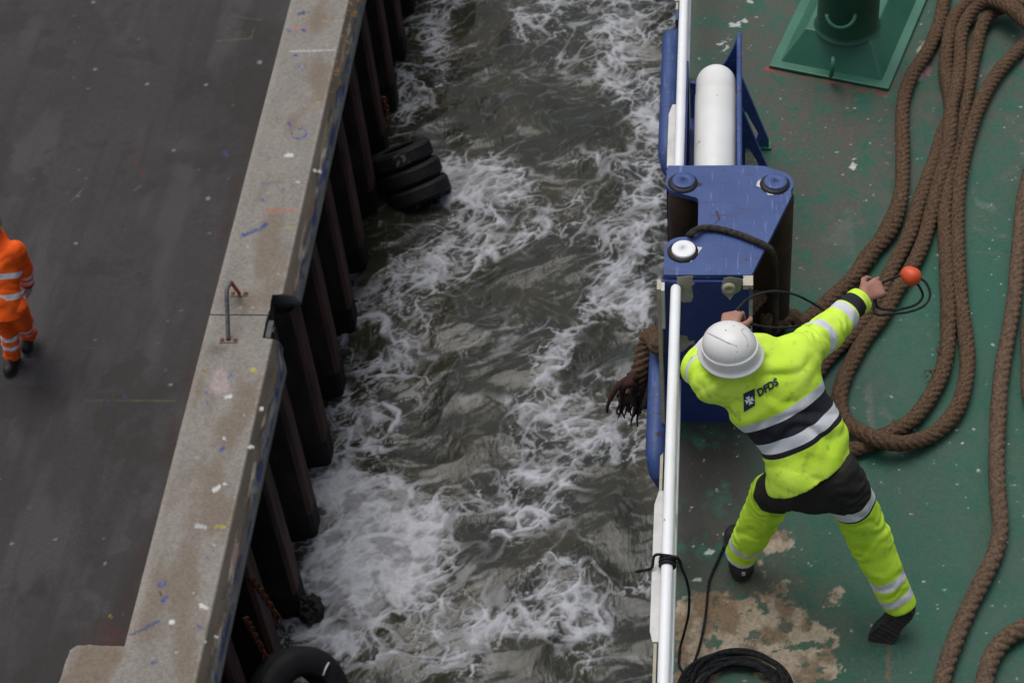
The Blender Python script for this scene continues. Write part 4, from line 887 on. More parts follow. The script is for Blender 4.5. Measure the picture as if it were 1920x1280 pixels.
tail = px_path([(1300, 1246, .05), (1312, 1210, LZ), (1322, 1160, LZ), (1327, 1110, LZ), (1331, 1085, LZ), (1345, 1052, LZ), (1357, 1025, LZ), (1370, 1000, LZ)])
co = empty('coiled_line', cc, label='coil of thin black line lying on the bare deck at the bottom edge', cat='coil')
line_to(None, P, .0088, parent=co, nm='turns'); line_to(None, tail, .006, parent=co, nm='tail')

# ================================================================== FENDER TYRES AND CHAINS
def tyre(c, axis, R_, wdt, label, chalk=None):
    t = empty('fender_tyre', c, label=label, cat='tyre')
    w2 = wdt / 2; pr = [(.50, -.82), (.56, -.98), (.70, -1.02), (.86, -.98), (.95, -.86), (.985, -.62)]
    prof = [(R_ * a, w2 * b) for a, b in pr]
    for k in range(5):
        z = -.5 + k * .25; prof += [(R_, w2 * (z - .06)), (R_, w2 * (z + .06)), (R_ * .985, w2 * (z + .09)), (R_ * .985, w2 * (z + .16))] if k < 4 else [(R_, w2 * (z - .06)), (R_, w2 * (z + .06))]
    prof += [(R_ * a, -w2 * b) for a, b in pr[::-1]] + [(R_ * .60, w2 * .75), (R_ * .78, w2 * .6), (R_ * .82, 0), (R_ * .78, -w2 * .6), (R_ * .60, -w2 * .75), (R_ * .50, -w2 * .82)]
    MB().lathe(prof, c, axis, 56).build('carcass', M['tyre'], t)
    if chalk:
        q = Vector(axis).to_track_quat('Z', 'Y').to_matrix()
        for a0, a1, z0, z1, rad in chalk:
            mb = MB(); V = []; k = 8
            for i in range(k + 1):
                for z in (z0, z1):
                    a = a0 + (a1 - a0) * i / k; p = q @ Vector((rad * math.cos(a), rad * math.sin(a), z)); V.append((p.x + c[0], p.y + c[1], p.z + c[2]))
            mb.add(V, [(2 * i, 2 * i + 2, 2 * i + 3, 2 * i + 1) for i in range(k)], 0, True); mb.build('chalk_mark', M['chalk'], t)
    return t
M['chalk'] = mat('worn white paint', (.012, .012, .012), (.16, .155, .15), 22, .8, contrast=(.5, .6))
ta = Vector((-.40, .62, 1)).normalized(); tc0 = np.array(at(763, 326, -7.80))
def facing(c, axis):
    d = Vector(axis).to_track_quat('Z', 'Y').to_matrix().transposed() @ Vector(CAM - np.array(c)); return math.atan2(d.y, d.x)
for k, (dx, lb, chk) in enumerate(((.0, 'black tyre with a worn white mark, topmost of the stack floating by the piles', (-.22, .22, -.07, .07)), (.03, 'black tyre in the middle of the floating stack by the piles', None), (.05, 'black tyre at the bottom of the floating stack, half under water', None))):
    cc_ = tc0 + np.array(ta) * (.22 - .22 * k) + np.array((dx, 0, 0)); a = facing(cc_, ta)
    tyre(tuple(cc_), tuple(ta), .395, .215, lb, [(a + chk[0], a + chk[1], chk[2], chk[3],   .3975)] if chk else None)
bt = at(560, 1318, -7.1)
tyre(tuple(bt), (.80, -.42, .60), .50, .30, 'large black tyre hanging on chains below the near coping', )
bax = unit_ = np.array((.80, -.42, .60)) / np.linalg.norm((.80, -.42, .60)); bpl = np.array(bt) + bax * .157
def on_plane(px, py):
    r = CM @ np.array([px - PP[0], py - PP[1], FOC]); return CAM + r * (((bpl - CAM) @ bax) / (r @ bax))
MB().tube([on_plane(606, 1266), on_plane(611, 1252), on_plane(617, 1241)], .010, 6).build('chalk_mark', M['white2'], [o_ for o_ in COL.objects if o_.name.startswith('fender_tyre')][-1])
def chain(P, label, link_l=.085, th=.011, mats=('chain',), split=None):
    P, s = catmull(P, link_l * .74); t = empty('chain', P[0], label=label, cat='chain')
    mb = MB()
    for i in range(len(P) - 1):
        c = (P[i] + P[i + 1]) / 2; d = P[i + 1] - P[i]; d /= np.linalg.norm(d)
        n0 = np.cross(d, [0.3, .2, 1]); n0 /= np.linalg.norm(n0); n1 = np.cross(d, n0); a = math.radians(35 + 90 * (i % 2)); nn = math.cos(a) * n0 + math.sin(a) * n1
        e = np.cross(nn, d); pts = [c + d * (link_l / 2 - link_l * .28) * np.sign(math.cos(b)) * (1 if abs(math.cos(b)) > .01 else 0) + (d * math.cos(b) + e * math.sin(b)) * link_l * .27 for b in np.linspace(0, 2 * math.pi, 13)]
        mb.tube(pts, th, 6, mi=1 if split is not None and i > split * len(P) else 0, cap=False)
    mb.build('links', [M[q] for q in mats], t); return t
chain([at(471, 1083, -5.95), at(492, 1112, -6.3), at(512, 1142, -6.6), at(524, 1165, -6.75), at(537, 1192, -6.80), at(547, 1218, -6.78)], 'rusty chain holding the large tyre, the right one of two', mats=('chain', 'chain_dark'), split=.62)
chain([at(460, 1158, -5.95), at(474, 1184, -6.3), at(492, 1218, -6.6), at(506, 1252, -6.8), at(520, 1290, -6.95)], 'bright rusty chain dropping to the large tyre, the left one of two')
chain([at(719, 183, -6.6), at(726, 205, -6.8), at(727, 225, -6.95), at(733, 248, -7.1)], 'short orange rusted chain above the tyre stack')
# weed on the foot of the near pile
def blobmesh(c, r, seed, k=.35):
    bm = bmesh.new(); bmesh.ops.create_icosphere(bm, subdivisions=4, radius=1)
    for vv in bm.verts:
        p = np.array(vv.co); q = 1 + k * (noise3(p[None] + seed, 1.7)[0] * .6 + noise3(p[None] + seed, 4.5)[0] * .45 + .25 * noise3(p[None] + seed, 11)[0]); vv.co = Vector(np.array(c) + p * np.array(r) * q)
    me = bpy.data.meshes.new('weed'); bm.to_mesh(me); bm.free(); return me
me = blobmesh(at(583, 1143, -7.95), (.13, .15, .16), 2.2)
tag(link('weed_clump', me, M['weed']), 'dark weed clump on the foot of the near sheet pile, in the foam', 'weed')

# ================================================================== PEOPLE
def v3(*a): return np.array(a, float)
def unit(a): a = np.asarray(a, float); return a / np.linalg.norm(a)

def hand_prims(wrist, fdir, palm_n, side, curl, spread=.0, s=1.0):
    """list of capsules: palm (as two) and five separate fingers. fdir: towards the fingers, palm_n: out of the palm, side: towards the thumb"""
    f = unit(fdir); n = unit(palm_n - f * (np.asarray(palm_n) @ f)); t = np.cross(f, n); t = t if t @ np.asarray(side) > 0 else -t
    L = []; w = np.asarray(wrist, float)
    for k, o in enumerate((.030, .010, -.011, -.030)):
        kn = w + s * (f * (.092 - .006 * abs(k - 1)) + t * o); L.append(('p', w + s * (f * .018 + t * o * .62), kn, .016 * s, .0125 * s))
        fl_ = (.073, .082, .077, .060)[k] * s; d = unit(f + t * spread * (1.5 - k)); p = kn; a = 0
        for j, fr_ in enumerate((.45, .32, .23)):
            a += curl[j] * (1 + .08 * k); q = p + fl_ * fr_ * (d * math.cos(a) + n * math.sin(a)); L.append(('f', p, q, (.0092 - .0009 * j) * s, (.0086 - .0009 * j) * s)); p = q
    b = w + s * (f * .030 + t * .030 + n * .004); m1 = b + s * .042 * unit(f * .75 + t * .75 + n * .35); m2 = m1 + s * .032 * unit(f * .9 + t * .15 + n * .55); m3 = m2 + s * .024 * unit(f * .85 - t * .2 + n * .6)
    L += [('p', w + s * f * .02 + s * t * .014, b, .016 * s, .015 * s), ('f', b, m1, .0145 * s, .0115 * s), ('f', m1, m2, .0110 * s, .0102 * s), ('f', m2, m3, .0100 * s, .0085 * s)]
    return L

def hand_d(P, L):
    d = None
    palm = None
    for k, a, b, ra, rb in L:
        if k == 'p': q = cap(P, a, b, ra, rb); palm = q if palm is None else smin(palm, q, .014)
    d = palm
    for k, a, b, ra, rb in L:
        if k == 'f': d = smin(d, cap(P, a, b, ra, rb), .0035)
    return d

def head_d(P, c, up, fw, s=1.):
    up = unit(up); fw = unit(fw - up * (np.asarray(fw) @ up)); sd_ = np.cross(fw, up); ax = np.array([fw, sd_, up]); q = (P - c) @ ax.T / s
    E = lambda o, R: (np.linalg.norm((q - np.array(o)) / np.array(R), axis=1) - 1) * min(R)
    d = smin(E((-.012, 0, .03), (.098, .077, .092)), E((.030, 0, -.045), (.066, .058, .075)), .03)
    d = smin(d, cap(q, v3(.088, 0, .012), v3(.108, 0, -.022), .008, .013), .012)                        # nose
    d = smin(d, cap(q, v3(.072, -.022, -.062), v3(.072, .022, -.062), .009, .009), .010)               # lips
    d = smin(d, E((.062, 0, -.105), (.026, .026, .020)), .016)                                          # chin
    for y in (-1, 1):
        d = -smin(-d, E((.096, .032 * y, .018), (.020, .020, .013)), .012)                              # eye sockets
        d = smin(d, E((.076, .032 * y, .016), (.013, .014, .012)), .004)
        d = smin(d, E((-.008, .079 * y, -.004), (.020, .010, .033)), .006)                              # ears
    return d * s

def garment(name, sdf, lo, hi, h, mt, parent, fields):
    V, F = nets(sdf, lo, hi, h); me = mesh_np(V, F)
    b, n = fields(V); attr(me, 'band', b); attr(me, 'navy', n)
    o = link(name, me, mt, parent); o.modifiers.new('s', 'SMOOTH').iterations = 2
    bv = BVHTree.FromPolygons([tuple(p) for p in V], [tuple(int(i) for i in f) for f in F])
    put(o); return o, bv

def wrinkle(P, a, b, amp, fr=42., sd_=0.):
    """folds running round a limb"""
    u = unit(np.asarray(b) - a); t = (P - a) @ u
    w_ = noise3(P + sd_, 9.) * 1.6 + noise3(P + 3 + sd_, 21.) * .6
    return amp * (np.abs(np.sin(t * fr + w_ * 2.2)) - .6) * np.clip(noise3(P + 7 + sd_, 6.) + .5, 0, 1)

# ---------------------------------------------------------------- the man throwing the line
ppl = empty('person', (.35, 4.85, 0), label='person in yellow high visibility clothes and white helmet lunging to throw a line', cat='person')
hipL, hipR = v3(.285, 4.80, .87), v3(.465, 4.825, .89)
kneeL, ankL = at(1448, 926, .53), at(1389, 1042, .10)
kneeR, ankR = v3(.612, 4.80, .50), v3(.757, 4.685, .185)
hem, waist, chest, neck = v3(.372, 4.805, .86), v3(.315, 4.925, 1.02), v3(.190, 5.005, 1.215), v3(.090, 5.06, 1.36)
shL, shR = v3(-.035, 4.985, 1.285), v3(.285, 5.11, 1.295)
elL, wrL = v3(-.108, 5.20, 1.12), at(1364, 624, 1.22)
elR, wrR = at(1550, 622, 1.20), at(1606, 566, 1.20)
side_c = unit(shR - shL); side_h = unit(hipR - hipL)
hfw = unit((-.74, .66, -.15)); hup = unit((-.10, -.05, 1.)); hup = unit(hup - hfw * (hup @ hfw))
hc = at(1372, 662, 1.44); hc = hc - hup * .02
def fdir_px(a, b, za, zb): return unit(at(*b, zb) - at(*a, za))
LH = hand_prims(wrL, fdir_px((1362, 624), (1374, 580), 1.22, 1.24), v3(.3, .4, -.8), v3(.5, -.4, .2), (.75, .9, .7), s=1.08)
RH = hand_prims(wrR + unit(wrR - elR) * .045, unit(wrR - elR) * .8 + v3(.25, -.05, -.05), v3(.1, .5, -.8), v3(-.4, .5, .3), (.55, .8, .6), .12, s=1.08)
def body_d(P):
    d = cap(P, hem + v3(0, 0, .02), waist, .112, .112, side_h, .72)
    d = smin(d, cap(P, waist, chest, .12, .145, side_c, .66), .05); d = smin(d, cap(P, chest, neck - (neck - chest) * .35, .145, .09, side_c, .7), .05)
    d = smin(d, cap(P, neck - (neck - chest) * .3, hc, .058, .054), .03)
    d = smin(d, head_d(P, hc, hup, hfw), .015)
    for s, e, wv in ((shL, elL, wrL), (shR, elR, wrR)):
        d = smin(d, cap(P, s + (chest - s) * .3, s, .07, .062), .04); d = smin(d, cap(P, s, e, .055, .042), .02); d = smin(d, cap(P, e, wv, .042, .027), .015)
    d = smin(d, cap(P, wrR, wrR + unit(wrR - elR) * .05, .027, .025), .01)
    for hp, k, an in ((hipL, kneeL, ankL), (hipR, kneeR, ankR)):
        d = smin(d, cap(P, hp, k, .062, .052), .03); d = smin(d, cap(P, k, an, .052, .036), .02)
    for H in (LH, RH): d = smin(d, hand_d(P, H), .010)
    return d
V, F = nets(body_d, *box_of([hem, hipL, hipR, kneeL, kneeR, ankL, ankR, hc + v3(0, 0, .12), elL, elR, wrL + v3(0, .12, .1), wrR + v3(.16, .16, .05)], .13), .0042)
o = link('body', mesh_np(V, F), M['skin'], ppl); put(o)

axT = unit(neck - hem)
def sleeve(P, s, e, w_, sd_):
    d = smin(cap(P, s, e, .083, .072), cap(P, e, w_, .074, .058), .02)
    return d - wrinkle(P, s, e, .013, 60, sd_) - .006 * noise3(P + sd_, 16)
nrmT = np.cross(side_c, axT)
def jacket_d(P):
    d = cap(P, hem - axT * .02, waist, .168, .162, side_h, .92); d = smin(d, cap(P, waist, chest, .160, .192, side_c, .68), .06)
    d = smin(d, cap(P, chest, chest + (neck - chest) * .62, .196, .135, side_c, .62), .05)
    d = smin(d, cap(P, chest + side_c * .10 + axT * .07, shR, .10, .088), .05); d = smin(d, cap(P, chest - side_c * .10 + axT * .07, shL, .10, .088), .05)
    d = smin(d, cap(P, neck - axT * .09, neck - axT * .005, .088, .078), .03)
    q = P - hem; t = q @ axT; s = q @ side_c
    w_ = noise3(P, 7) * 1.5
    d = d - .016 * (np.abs(np.sin(t * 30 + s * 9 + w_ * 2)) - .55) * np.clip(noise3(P + 5, 4.5) + .45, 0, 1) - .007 * noise3(P + 2, 12) - .010 * (np.abs(np.sin((s * 26 - t * 15) + w_ * 2.5)) - .6) * np.clip(noise3(P + 9, 4) + .2, 0, 1)
    d = smin(d, cap(P, hipL + v3(.02, .0, .06), hipL + (kneeL - hipL) * .08, .108, .106), .04)
    d = np.maximum(d, -(t - .050 + .12 * np.clip(-s - .02, 0, .16) + .007 * noise3(P + 4, 5)))                    # hem
    aL = sleeve(P, shL, elL, wrL, 1.); aR = sleeve(P, shR, elR, wrR, 2.)
    uL, uR = unit(wrL - elL), unit(wrR - elR)
    aL = np.maximum(aL, (P - wrL) @ uL - .004); aR = np.maximum(aR, (P - wrR) @ uR - .030)
    d = smin(smin(d, aL, .035), aR, .035)
    return np.maximum(d, -cap(P, neck - axT * .03, hc + hup * .02, .055, .085))
def jacket_f(P):
    q = P - hem; t = q @ axT + .05 * np.abs(q @ side_c) ** 1 * 0
    out = {}
    dist = []; T = []
    for s, e, w_ in ((shL, elL, wrL), (shR, elR, wrR)):
        t1, d1 = seg_t(P, s, e); t2, d2 = seg_t(P, e, w_); L1 = np.linalg.norm(e - s); T.append(np.where(d1 < d2, t1, t2 + L1)); dist.append(np.minimum(d1, d2) - .07)
    ds = cap(P, hem, chest, .175, .19, side_c, .7)
    arm = (np.minimum(dist[0], dist[1]) < ds) ; which = dist[1] < dist[0]; ta_ = np.where(which, T[1], T[0])
    s_ = q @ side_c; t = t - .03 * (s_ / .15) ** 2 * 0
    wob = .006 * noise3(P, 8)
    bt = bands(t + wob, [(.250, .024), (.372, .021)]); nt_ = np.maximum(bands(t + wob, [(.215, .011), (.312, .041)]), bands(t, [(.215, .006)]))
    LR, LLn = np.linalg.norm(elR - shR) + np.linalg.norm(wrR - elR), np.linalg.norm(elL - shL) + np.linalg.norm(wrL - elL)
    Lt = np.where(which, LR, LLn)
    ba = bands(ta_ - Lt, [(-.29, .027), (-.105, .025)]); na = bands(ta_ - Lt, [(-.042, .030)])
    b = np.where(arm, ba, bt); n_ = np.where(arm, na, nt_)
    b = np.where(arm & (ta_ < .1), -1, b)
    return b, n_
jk, jbv = garment('jacket', jacket_d, *box_of([hem, shL, shR, elL, elR, wrL, wrR, neck, chest], .24), .0062, M['hivis'], ppl, jacket_f)

# print on the back of the jacket
def decal(name, V2, F, mt, parent, bv, org, ex, ey, nrm, off=.003):
    V = []
    for a, b in V2:
        p = Vector(org + ex * a + ey * b + nrm * .3); h_ = bv.ray_cast(p, Vector(-nrm)); 
        hit = h_[0] if h_[0] is not None else Vector(org + ex * a + ey * b)
        V.append(np.array(hit) + nrm * off)
    me = bpy.data.meshes.new(name); me.from_pydata([tuple(q) for q in V], [], F); me.update(); o = link(name, me, mt, parent); put(o); return o
pc0, pc1 = at(1406, 752, 1.30), at(1439, 727, 1.33)
vn = unit(CAM - at(1420, 740, 1.3)); ex = unit(at(1460, 708, 1.3) - at(1420, 743, 1.3)); 
rx_ = unit(np.cross(ex, vn) * -1)
hit = jbv.ray_cast(Vector(CAM), Vector(unit(at(1421, 740, 1.3) - CAM)))
org = np.array(hit[0]) if hit[0] is not None else at(1421, 740, 1.3); bn = unit(vn * .8 + (np.array(hit[1]) if hit[1] is not None else vn) * .2)
RGT, UPI = CM[:, 0], -CM[:, 1]
k_ = np.linalg.norm(org - CAM) / FOC                       # metres per photo pixel at the back
def px2(du, dv): return (du * k_, -dv * k_)
def emblem():
    par = [px2(a - 1421, b - 740) for a, b in [(1394, 738), (1415, 728), (1415.5, 760), (1395, 773)]]
    sub, F2 = [], []; n = 6
    for i in range(n + 1):
        for j in range(n + 1):
            s, t = i / n, j / n; p = (1 - s) * (1 - t) * np.array(par[0]) + s * (1 - t) * np.array(par[1]) + s * t * np.array(par[2]) + (1 - s) * t * np.array(par[3]); sub.append(tuple(p))
    for i in range(n):
        for j in range(n): F2.append((i * (n + 1) + j, (i + 1) * (n + 1) + j, (i + 1) * (n + 1) + j + 1, i * (n + 1) + j + 1))
    decal('emblem', sub, F2, M['navy'], jk, jbv, org, RGT, UPI, bn)
    c = np.array(px2(1405.3 - 1421, 750.5 - 740)); W = []; F3 = []
    for q in range(4):                                      # the splayed arms of the cross
        a = math.radians(90 * q + 27); d = np.array([math.cos(a), math.sin(a)]); e = np.array([-d[1], d[0]]); u_ = k_
        n0 = len(W); W += [tuple(c + d * 1.2 * u_ - e * 1.3 * u_), tuple(c + d * 8.2 * u_ - e * 4.6 * u_), tuple(c + d * 7.4 * u_), tuple(c + d * 8.2 * u_ + e * 4.6 * u_), tuple(c + d * 1.2 * u_ + e * 1.3 * u_)]; F3.append(tuple(range(n0, n0 + 5)))
    n0 = len(W); W += [tuple(c + np.array(o_) * 1.9 * k_) for o_ in ((-1, -1), (1, -1), (1, 1), (-1, 1))]; F3.append(tuple(range(n0, n0 + 4)))
    decal('emblem_cross', W, F3, M['print_white'], jk, jbv, org, RGT, UPI, bn, .006)
def lettering():
    cu = bpy.data.curves.new('lettering', 'FONT'); cu.body = 'DFDS'; cu.size = 1; cu.resolution_u = 3; cu.offset = .045
    ob = bpy.data.objects.new('lettering', cu); COL.objects.link(ob); dg = bpy.context.evaluated_depsgraph_get(); me = bpy.data.meshes.new_from_object(ob.evaluated_get(dg))
    V = np.array([v_.co[:2] for v_ in me.vertices]); F4 = [tuple(p.vertices) for p in me.polygons]; bpy.data.objects.remove(ob); bpy.data.curves.remove(cu)
    V -= V.min(0); V /= V.max(0)
    a0 = np.array([1423.5, 744.5]); a1 = np.array([1460.5, 721.]); up = np.array([-5.2, -14.5])
    W = []
    for s, t in V: p = a0 + (a1 - a0) * s + up * t; W.append(px2(p[0] - 1421, p[1] - 740))
    decal('lettering', W, F4, M['navy'], jk, jbv, org, RGT, UPI, bn, .004)
emblem(); lettering()

def leg_d(P, hp, k, an, sd_, cut):
    d = smin(cap(P, hp, k, .100, .090), cap(P, k, an, .090, .070), .03)
    d = d - wrinkle(P, k, an, .011, 40, sd_) - wrinkle(P, hp, k, .008, 36, sd_ + 4) - .006 * noise3(P + sd_, 13)
    return np.maximum(d, (P - an) @ unit(an - k) - cut)
def trousers_d(P):
    d = cap(P, (hipL + hipR) / 2 + v3(-.01, .03, .10), (hipL + hipR) / 2 + v3(0, -.01, -.02), .136, .140, side_h, .74) - .006 * noise3(P, 12)
    d = np.maximum(d, (P - hem) @ axT - .035)
    d = smin(d, leg_d(P, hipL, kneeL, ankL, 1., .005), .045); return np.maximum(smin(d, leg_d(P, hipR, kneeR, ankR, 2., .02), .045), (P - hem) @ axT - .085 + .06 * np.clip(-((P - hem) @ side_c) - .02, 0, .16))
def trousers_f(P):
    B, N, DD = [], [], []
    for hp, k, an, bd, nv in ((hipL, kneeL, ankL, [('i', .93, .020), ('s', .80, .017), ('s', 1.0, .016)], .86), (hipR, kneeR, ankR, [('t', .40, .024), ('s', .60, .021), ('s', .86, .020)], .34)):
        L1, L2 = np.linalg.norm(k - hp), np.linalg.norm(an - k); t1, d1 = seg_t(P, hp, k); t2, d2 = seg_t(P, k, an)
        th = d1 < d2; b = np.full(len(P), -1.)
        for w_, f, hw in bd:
            inner = ((P - (hp + k) / 2) @ side_h) > .045 if w_ == 'i' else True; w_ = 't' if w_ == 'i' else w_
            b = np.maximum(b, np.where((th if w_ == 't' else ~th) & inner, hw - np.abs((t1 if w_ == 't' else t2) - f * (L1 if w_ == 't' else L2)), -1))
        n_ = np.where(th, np.maximum(nv * L1 - t1, .005 - np.abs(t1 - (nv + .13) * L1)), -1)
        B.append(b); N.append(n_); DD.append(np.minimum(d1, d2))
    w_ = DD[0] < DD[1]
    return np.where(w_, B[0], B[1]), np.where(w_, N[0], N[1])
garment('trousers', trousers_d, *box_of([hipL, hipR, kneeL, kneeR, ankL, ankR, hem], .2), .0062, M['hivis_trousers'], ppl, trousers_f)

# helmet: shell with rim, peak and raised ridges
def helmet(c, up, fw, parent, mt):
    up = unit(up); fw = unit(fw - up * (fw @ up)); sd_ = np.cross(up, fw); nu, nv = 22, 64; V = []
    prof = [(math.sin(t) ** .92 * .90, math.cos(t) ** .95 * .088 + .030) for t in np.linspace(.02, math.pi / 2 - .02, nu - 6)]
    prof += [(.915, .034), (.935, .033), (.945, .028), (.95, .018), (.965, -.004), (.975, -.018)]
    rim = [(1.03, -.022), (1.055, -.027), (1.05, -.032), (.96, -.030), (.94, -.01)]
    for q, (r, z) in enumerate(prof + rim):
        for j in range(nv):
            a = 2 * math.pi * j / nv; pk = max(0, math.cos(a)) ** 2 * (.030 if q >= nu and q < nu + 3 else 0)
            V.append(c + fw * (r * math.cos(a) * .128 + pk) + sd_ * (r * math.sin(a) * .112) + up * (z - .4 * pk))
    o = link('helmet', mesh_np(np.array(V), grid_idx(len(prof) + len(rim), nv, True)), mt, parent); put(o)
    pts = [c + fw * (-.10 * math.cos(a) - .02) * 1.0 + sd_ * .104 * math.sin(a) + up * (.05 + .0) for a in np.linspace(-.9, .9, 9)]
    return o
hm = helmet(hc + hup * .035, hup, hfw, ppl, M['helmet'])
sdv = np.cross(hup, hfw)
def on_helmet(f, s): 
    r2 = min(1, (f / .115) ** 2 + (s / .101) ** 2); return hc + hup * .035 + hfw * f + sdv * s + hup * (.088 * (1 - r2) ** .5 + .0295)
for fs in ([(.085, .030), (.05, .038), (.01, .042), (-.04, .038), (-.075, .026)], [(-.098, -.006), (-.075, -.028), (-.050, -.034), (-.040, -.05), (-.055, -.075)]):
    pts, _ = catmull([on_helmet(*q) for q in fs], .008); MB().tube(pts, .0042, 8).build('ridge', M['helmet_shade'], hm)
# boots
def shoe(name, heel, toe, up, parent, ank):
    heel, toe = np.asarray(heel, float), np.asarray(toe, float); f = unit(toe - heel); up = unit(up - f * (np.asarray(up) @ f)); sd_ = np.cross(f, up); L = np.linalg.norm(toe - heel)
    def up_d(P):
        d = cap(P, heel + f * .045 + up * .048, toe - f * .055 + up * .042, .050, .049, sd_, .88); d = smin(d, cap(P, heel + f * .055 + up * .05, ank, .045, .047), .03)
        return np.maximum(smin(d, cap(P, toe - f * .05 + up * .042, toe - f * .10 + up * .075, .042, .036), .02), -((P - heel) @ up - .016)) - .003 * noise3(P, 30)
    V, F = nets(up_d, *box_of([heel, toe, ank], .08), .005); o = link(name, mesh_np(V, F), M['shoe'], parent); put(o)
    def so_d(P):
        q = P - heel; a = q @ f; b = q @ sd_; z = q @ up; wd = .046 + .010 * ss(.35, .75, a / L) - .004 * np.exp(-((a / L - .45) / .15) ** 2)
        x = np.maximum(np.abs(a - L / 2) - (L / 2 - wd), 0); r = np.hypot(x, b) - wd; tread = .004 * (np.sin(a * 260) > .2) * (z < .006) * (np.abs(np.sin(b * 160)) < .9)
        return np.maximum(r, np.maximum(z - .026, -z + .001 + tread)) 
    V, F = nets(so_d, *box_of([heel, toe], .08), .0036); s_ = link('sole', mesh_np(V, F), M['sole'], o); put(s_)
    MB().box(tuple(heel - f * .004 + up * .07 - v3(.008, .004, .008)), tuple(heel - f * .004 + up * .07 + v3(.008, .004, .010))).build('heel_tab', M['glove'], o)
    return o
fo_ = unit(v3(-.16, 1, 0)); h_0 = v3(ankL[0], ankL[1], .003) - fo_ * .075; shoe('shoe', h_0, h_0 + fo_ * .285, v3(0, 0, 1), ppl, ankL)
tR = at(1652, 1199, .02); hR = at(1698, 1146, .19)
soleN = unit(CAM - (tR + hR) / 2)
fR = unit(tR - hR); upR = -unit(soleN - fR * (soleN @ fR)); upR = unit(upR * .75 + v3(.1, .45, .55))
shoe('shoe', hR + fR * -.02, hR + fR * .255, upR, ppl, ankR)

# ---------------------------------------------------------------- heaving line with its ball
hl = empty('heaving_line', at(1708, 520, 1.2), label='thin dark heaving line held in loops with an orange ball weight swinging free', cat='heaving line')
b0 = at(1708, 517, 1.22)
MB().lathe([(0, -.040)] + [(.040 * math.cos(t) * (1 + .06 * math.sin(t * 3)), .046 * math.sin(t)) for t in np.linspace(-1.35, 1.35, 16)] + [(0, .046)], b0, unit(v3(.7, -.5, -.3)), 28).build('ball', M['ball'], hl)
zz = lambda lst: [at(a, b, z) for a, b, z in lst]
pr_ = RH[3][2]; pl_ = LH[3][2]
rhx = wrR + unit(wrR - elR) * .13; lhx = wrL + fdir_px((1362, 624), (1374, 580), 1.22, 1.24) * .085
for k, (lst) in enumerate([
    [lhx] + zz([(1395, 566, 1.24), (1420, 552, 1.22), (1452, 546, 1.20), (1490, 552, 1.16), (1520, 566, 1.10), (1545, 580, 1.06), (1575, 585, 1.08)]) + [rhx + v3(-.02, .0, -.03)],
    [lhx + v3(.005, -.01, -.01)] + zz([(1390, 602, 1.22), (1430, 612, 1.16), (1475, 614, 1.10), (1520, 606, 1.06), (1560, 596, 1.05), (1595, 580, 1.1)]) + [rhx + v3(.0, .0, -.035)],
    [rhx + v3(.01, 0, -.02)] + zz([(1640, 586, 1.16), (1672, 588, 1.15), (1706, 584, 1.14), (1734, 572, 1.15), (1744, 552, 1.17), (1736, 530, 1.20), (1720, 519, 1.22)]),
    [rhx + v3(.0, .01, .0)] + zz([(1652, 530, 1.2), (1676, 520, 1.2), (1692, 516, 1.21)]),
    [rhx + v3(.01, -.01, -.02)] + zz([(1645, 575, 1.14), (1680, 580, 1.12), (1715, 572, 1.12), (1730, 556, 1.13), (1724, 538, 1.18), (1714, 526, 1.21)])]):
    line_to(None, lst, .0058, 'greyline', hl, 'line')

# ---------------------------------------------------------------- the man in orange on the quay
pp = empty('person', (-6.45, 11.1, QZ), label='person in orange high visibility suit and grey glove walking on the quay', cat='person')
z0 = QZ; Q = lambda a, b, z: at(a, b, QZ + z)
# walks towards the camera, body turned a little to the right
hc2 = Q(-13, 425, 1.60); nk = Q(-4, 448, 1.45); ch2 = Q(-2, 505, 1.22); pel = Q(4, 575, .92)
sL, sR = Q(30, 470, 1.40), Q(-42, 466, 1.40)
eL, wL = Q(45, 502, 1.14), Q(52, 532, .88); eR, wR = Q(-72, 510, 1.12), Q(-70, 545, .90)
hL, hR2 = Q(32, 575, .90), Q(-8, 577, .90)
# near leg: forward, on the ground; far leg: behind, heel up
kL, aL_ = Q(44, 602, .50), Q(53, 624, .13); kR, aR_ = Q(15, 612, .48), Q(23, 664, .10)
sdo = unit(sL - sR); fwo = unit(np.cross(sdo, [0, 0, 1.])); fwo = fwo if fwo[1] < 0 else -fwo
LHo = hand_prims(wL + unit(wL - eL) * .02, unit(wL - eL) + v3(.0, -.25, -.2), v3(-.6, .2, 0), fwo, (.25, .35, .3), .03, 1.12)
RHo = hand_prims(wR, unit(wR - eR), v3(.6, .2, 0), fwo, (.25, .35, .3), .03, 1.12)
def obody(P):
    d = cap(P, pel, ch2, .13, .145, sdo, .68); d = smin(d, cap(P, ch2, nk - v3(0, 0, .08), .145, .09, sdo, .7), .05); d = smin(d, cap(P, nk - v3(0, 0, .05), hc2, .06, .055), .03)
    d = smin(d, head_d(P, hc2 + v3(0, 0, .05), v3(0, 0, 1), fwo), .015)
    for s, e, w_ in ((sL, eL, wL), (sR, eR, wR)): d = smin(d, cap(P, s + (ch2 - s) * .3, s, .07, .06), .04); d = smin(d, cap(P, s, e, .054, .043), .02); d = smin(d, cap(P, e, w_, .042, .030), .015)
    for h_, k, a in ((hL, kL, aL_), (hR2, kR, aR_)): d = smin(d, cap(P, h_, k, .083, .056), .04); d = smin(d, cap(P, k, a, .054, .036), .02)
    return smin(smin(d, hand_d(P, LHo), .012), hand_d(P, RHo), .012)
allp = [hc2 + v3(0, 0, .2), nk, pel, sL, sR, eL, eR, wL + v3(0, 0, -.17), wR + v3(0, 0, -.17), aL_, aR_]
V, F = nets(obody, *box_of(allp, .12), .0052); me = mesh_np(V, F); o = link('body', me, [M['skin'], M['glove']], pp)
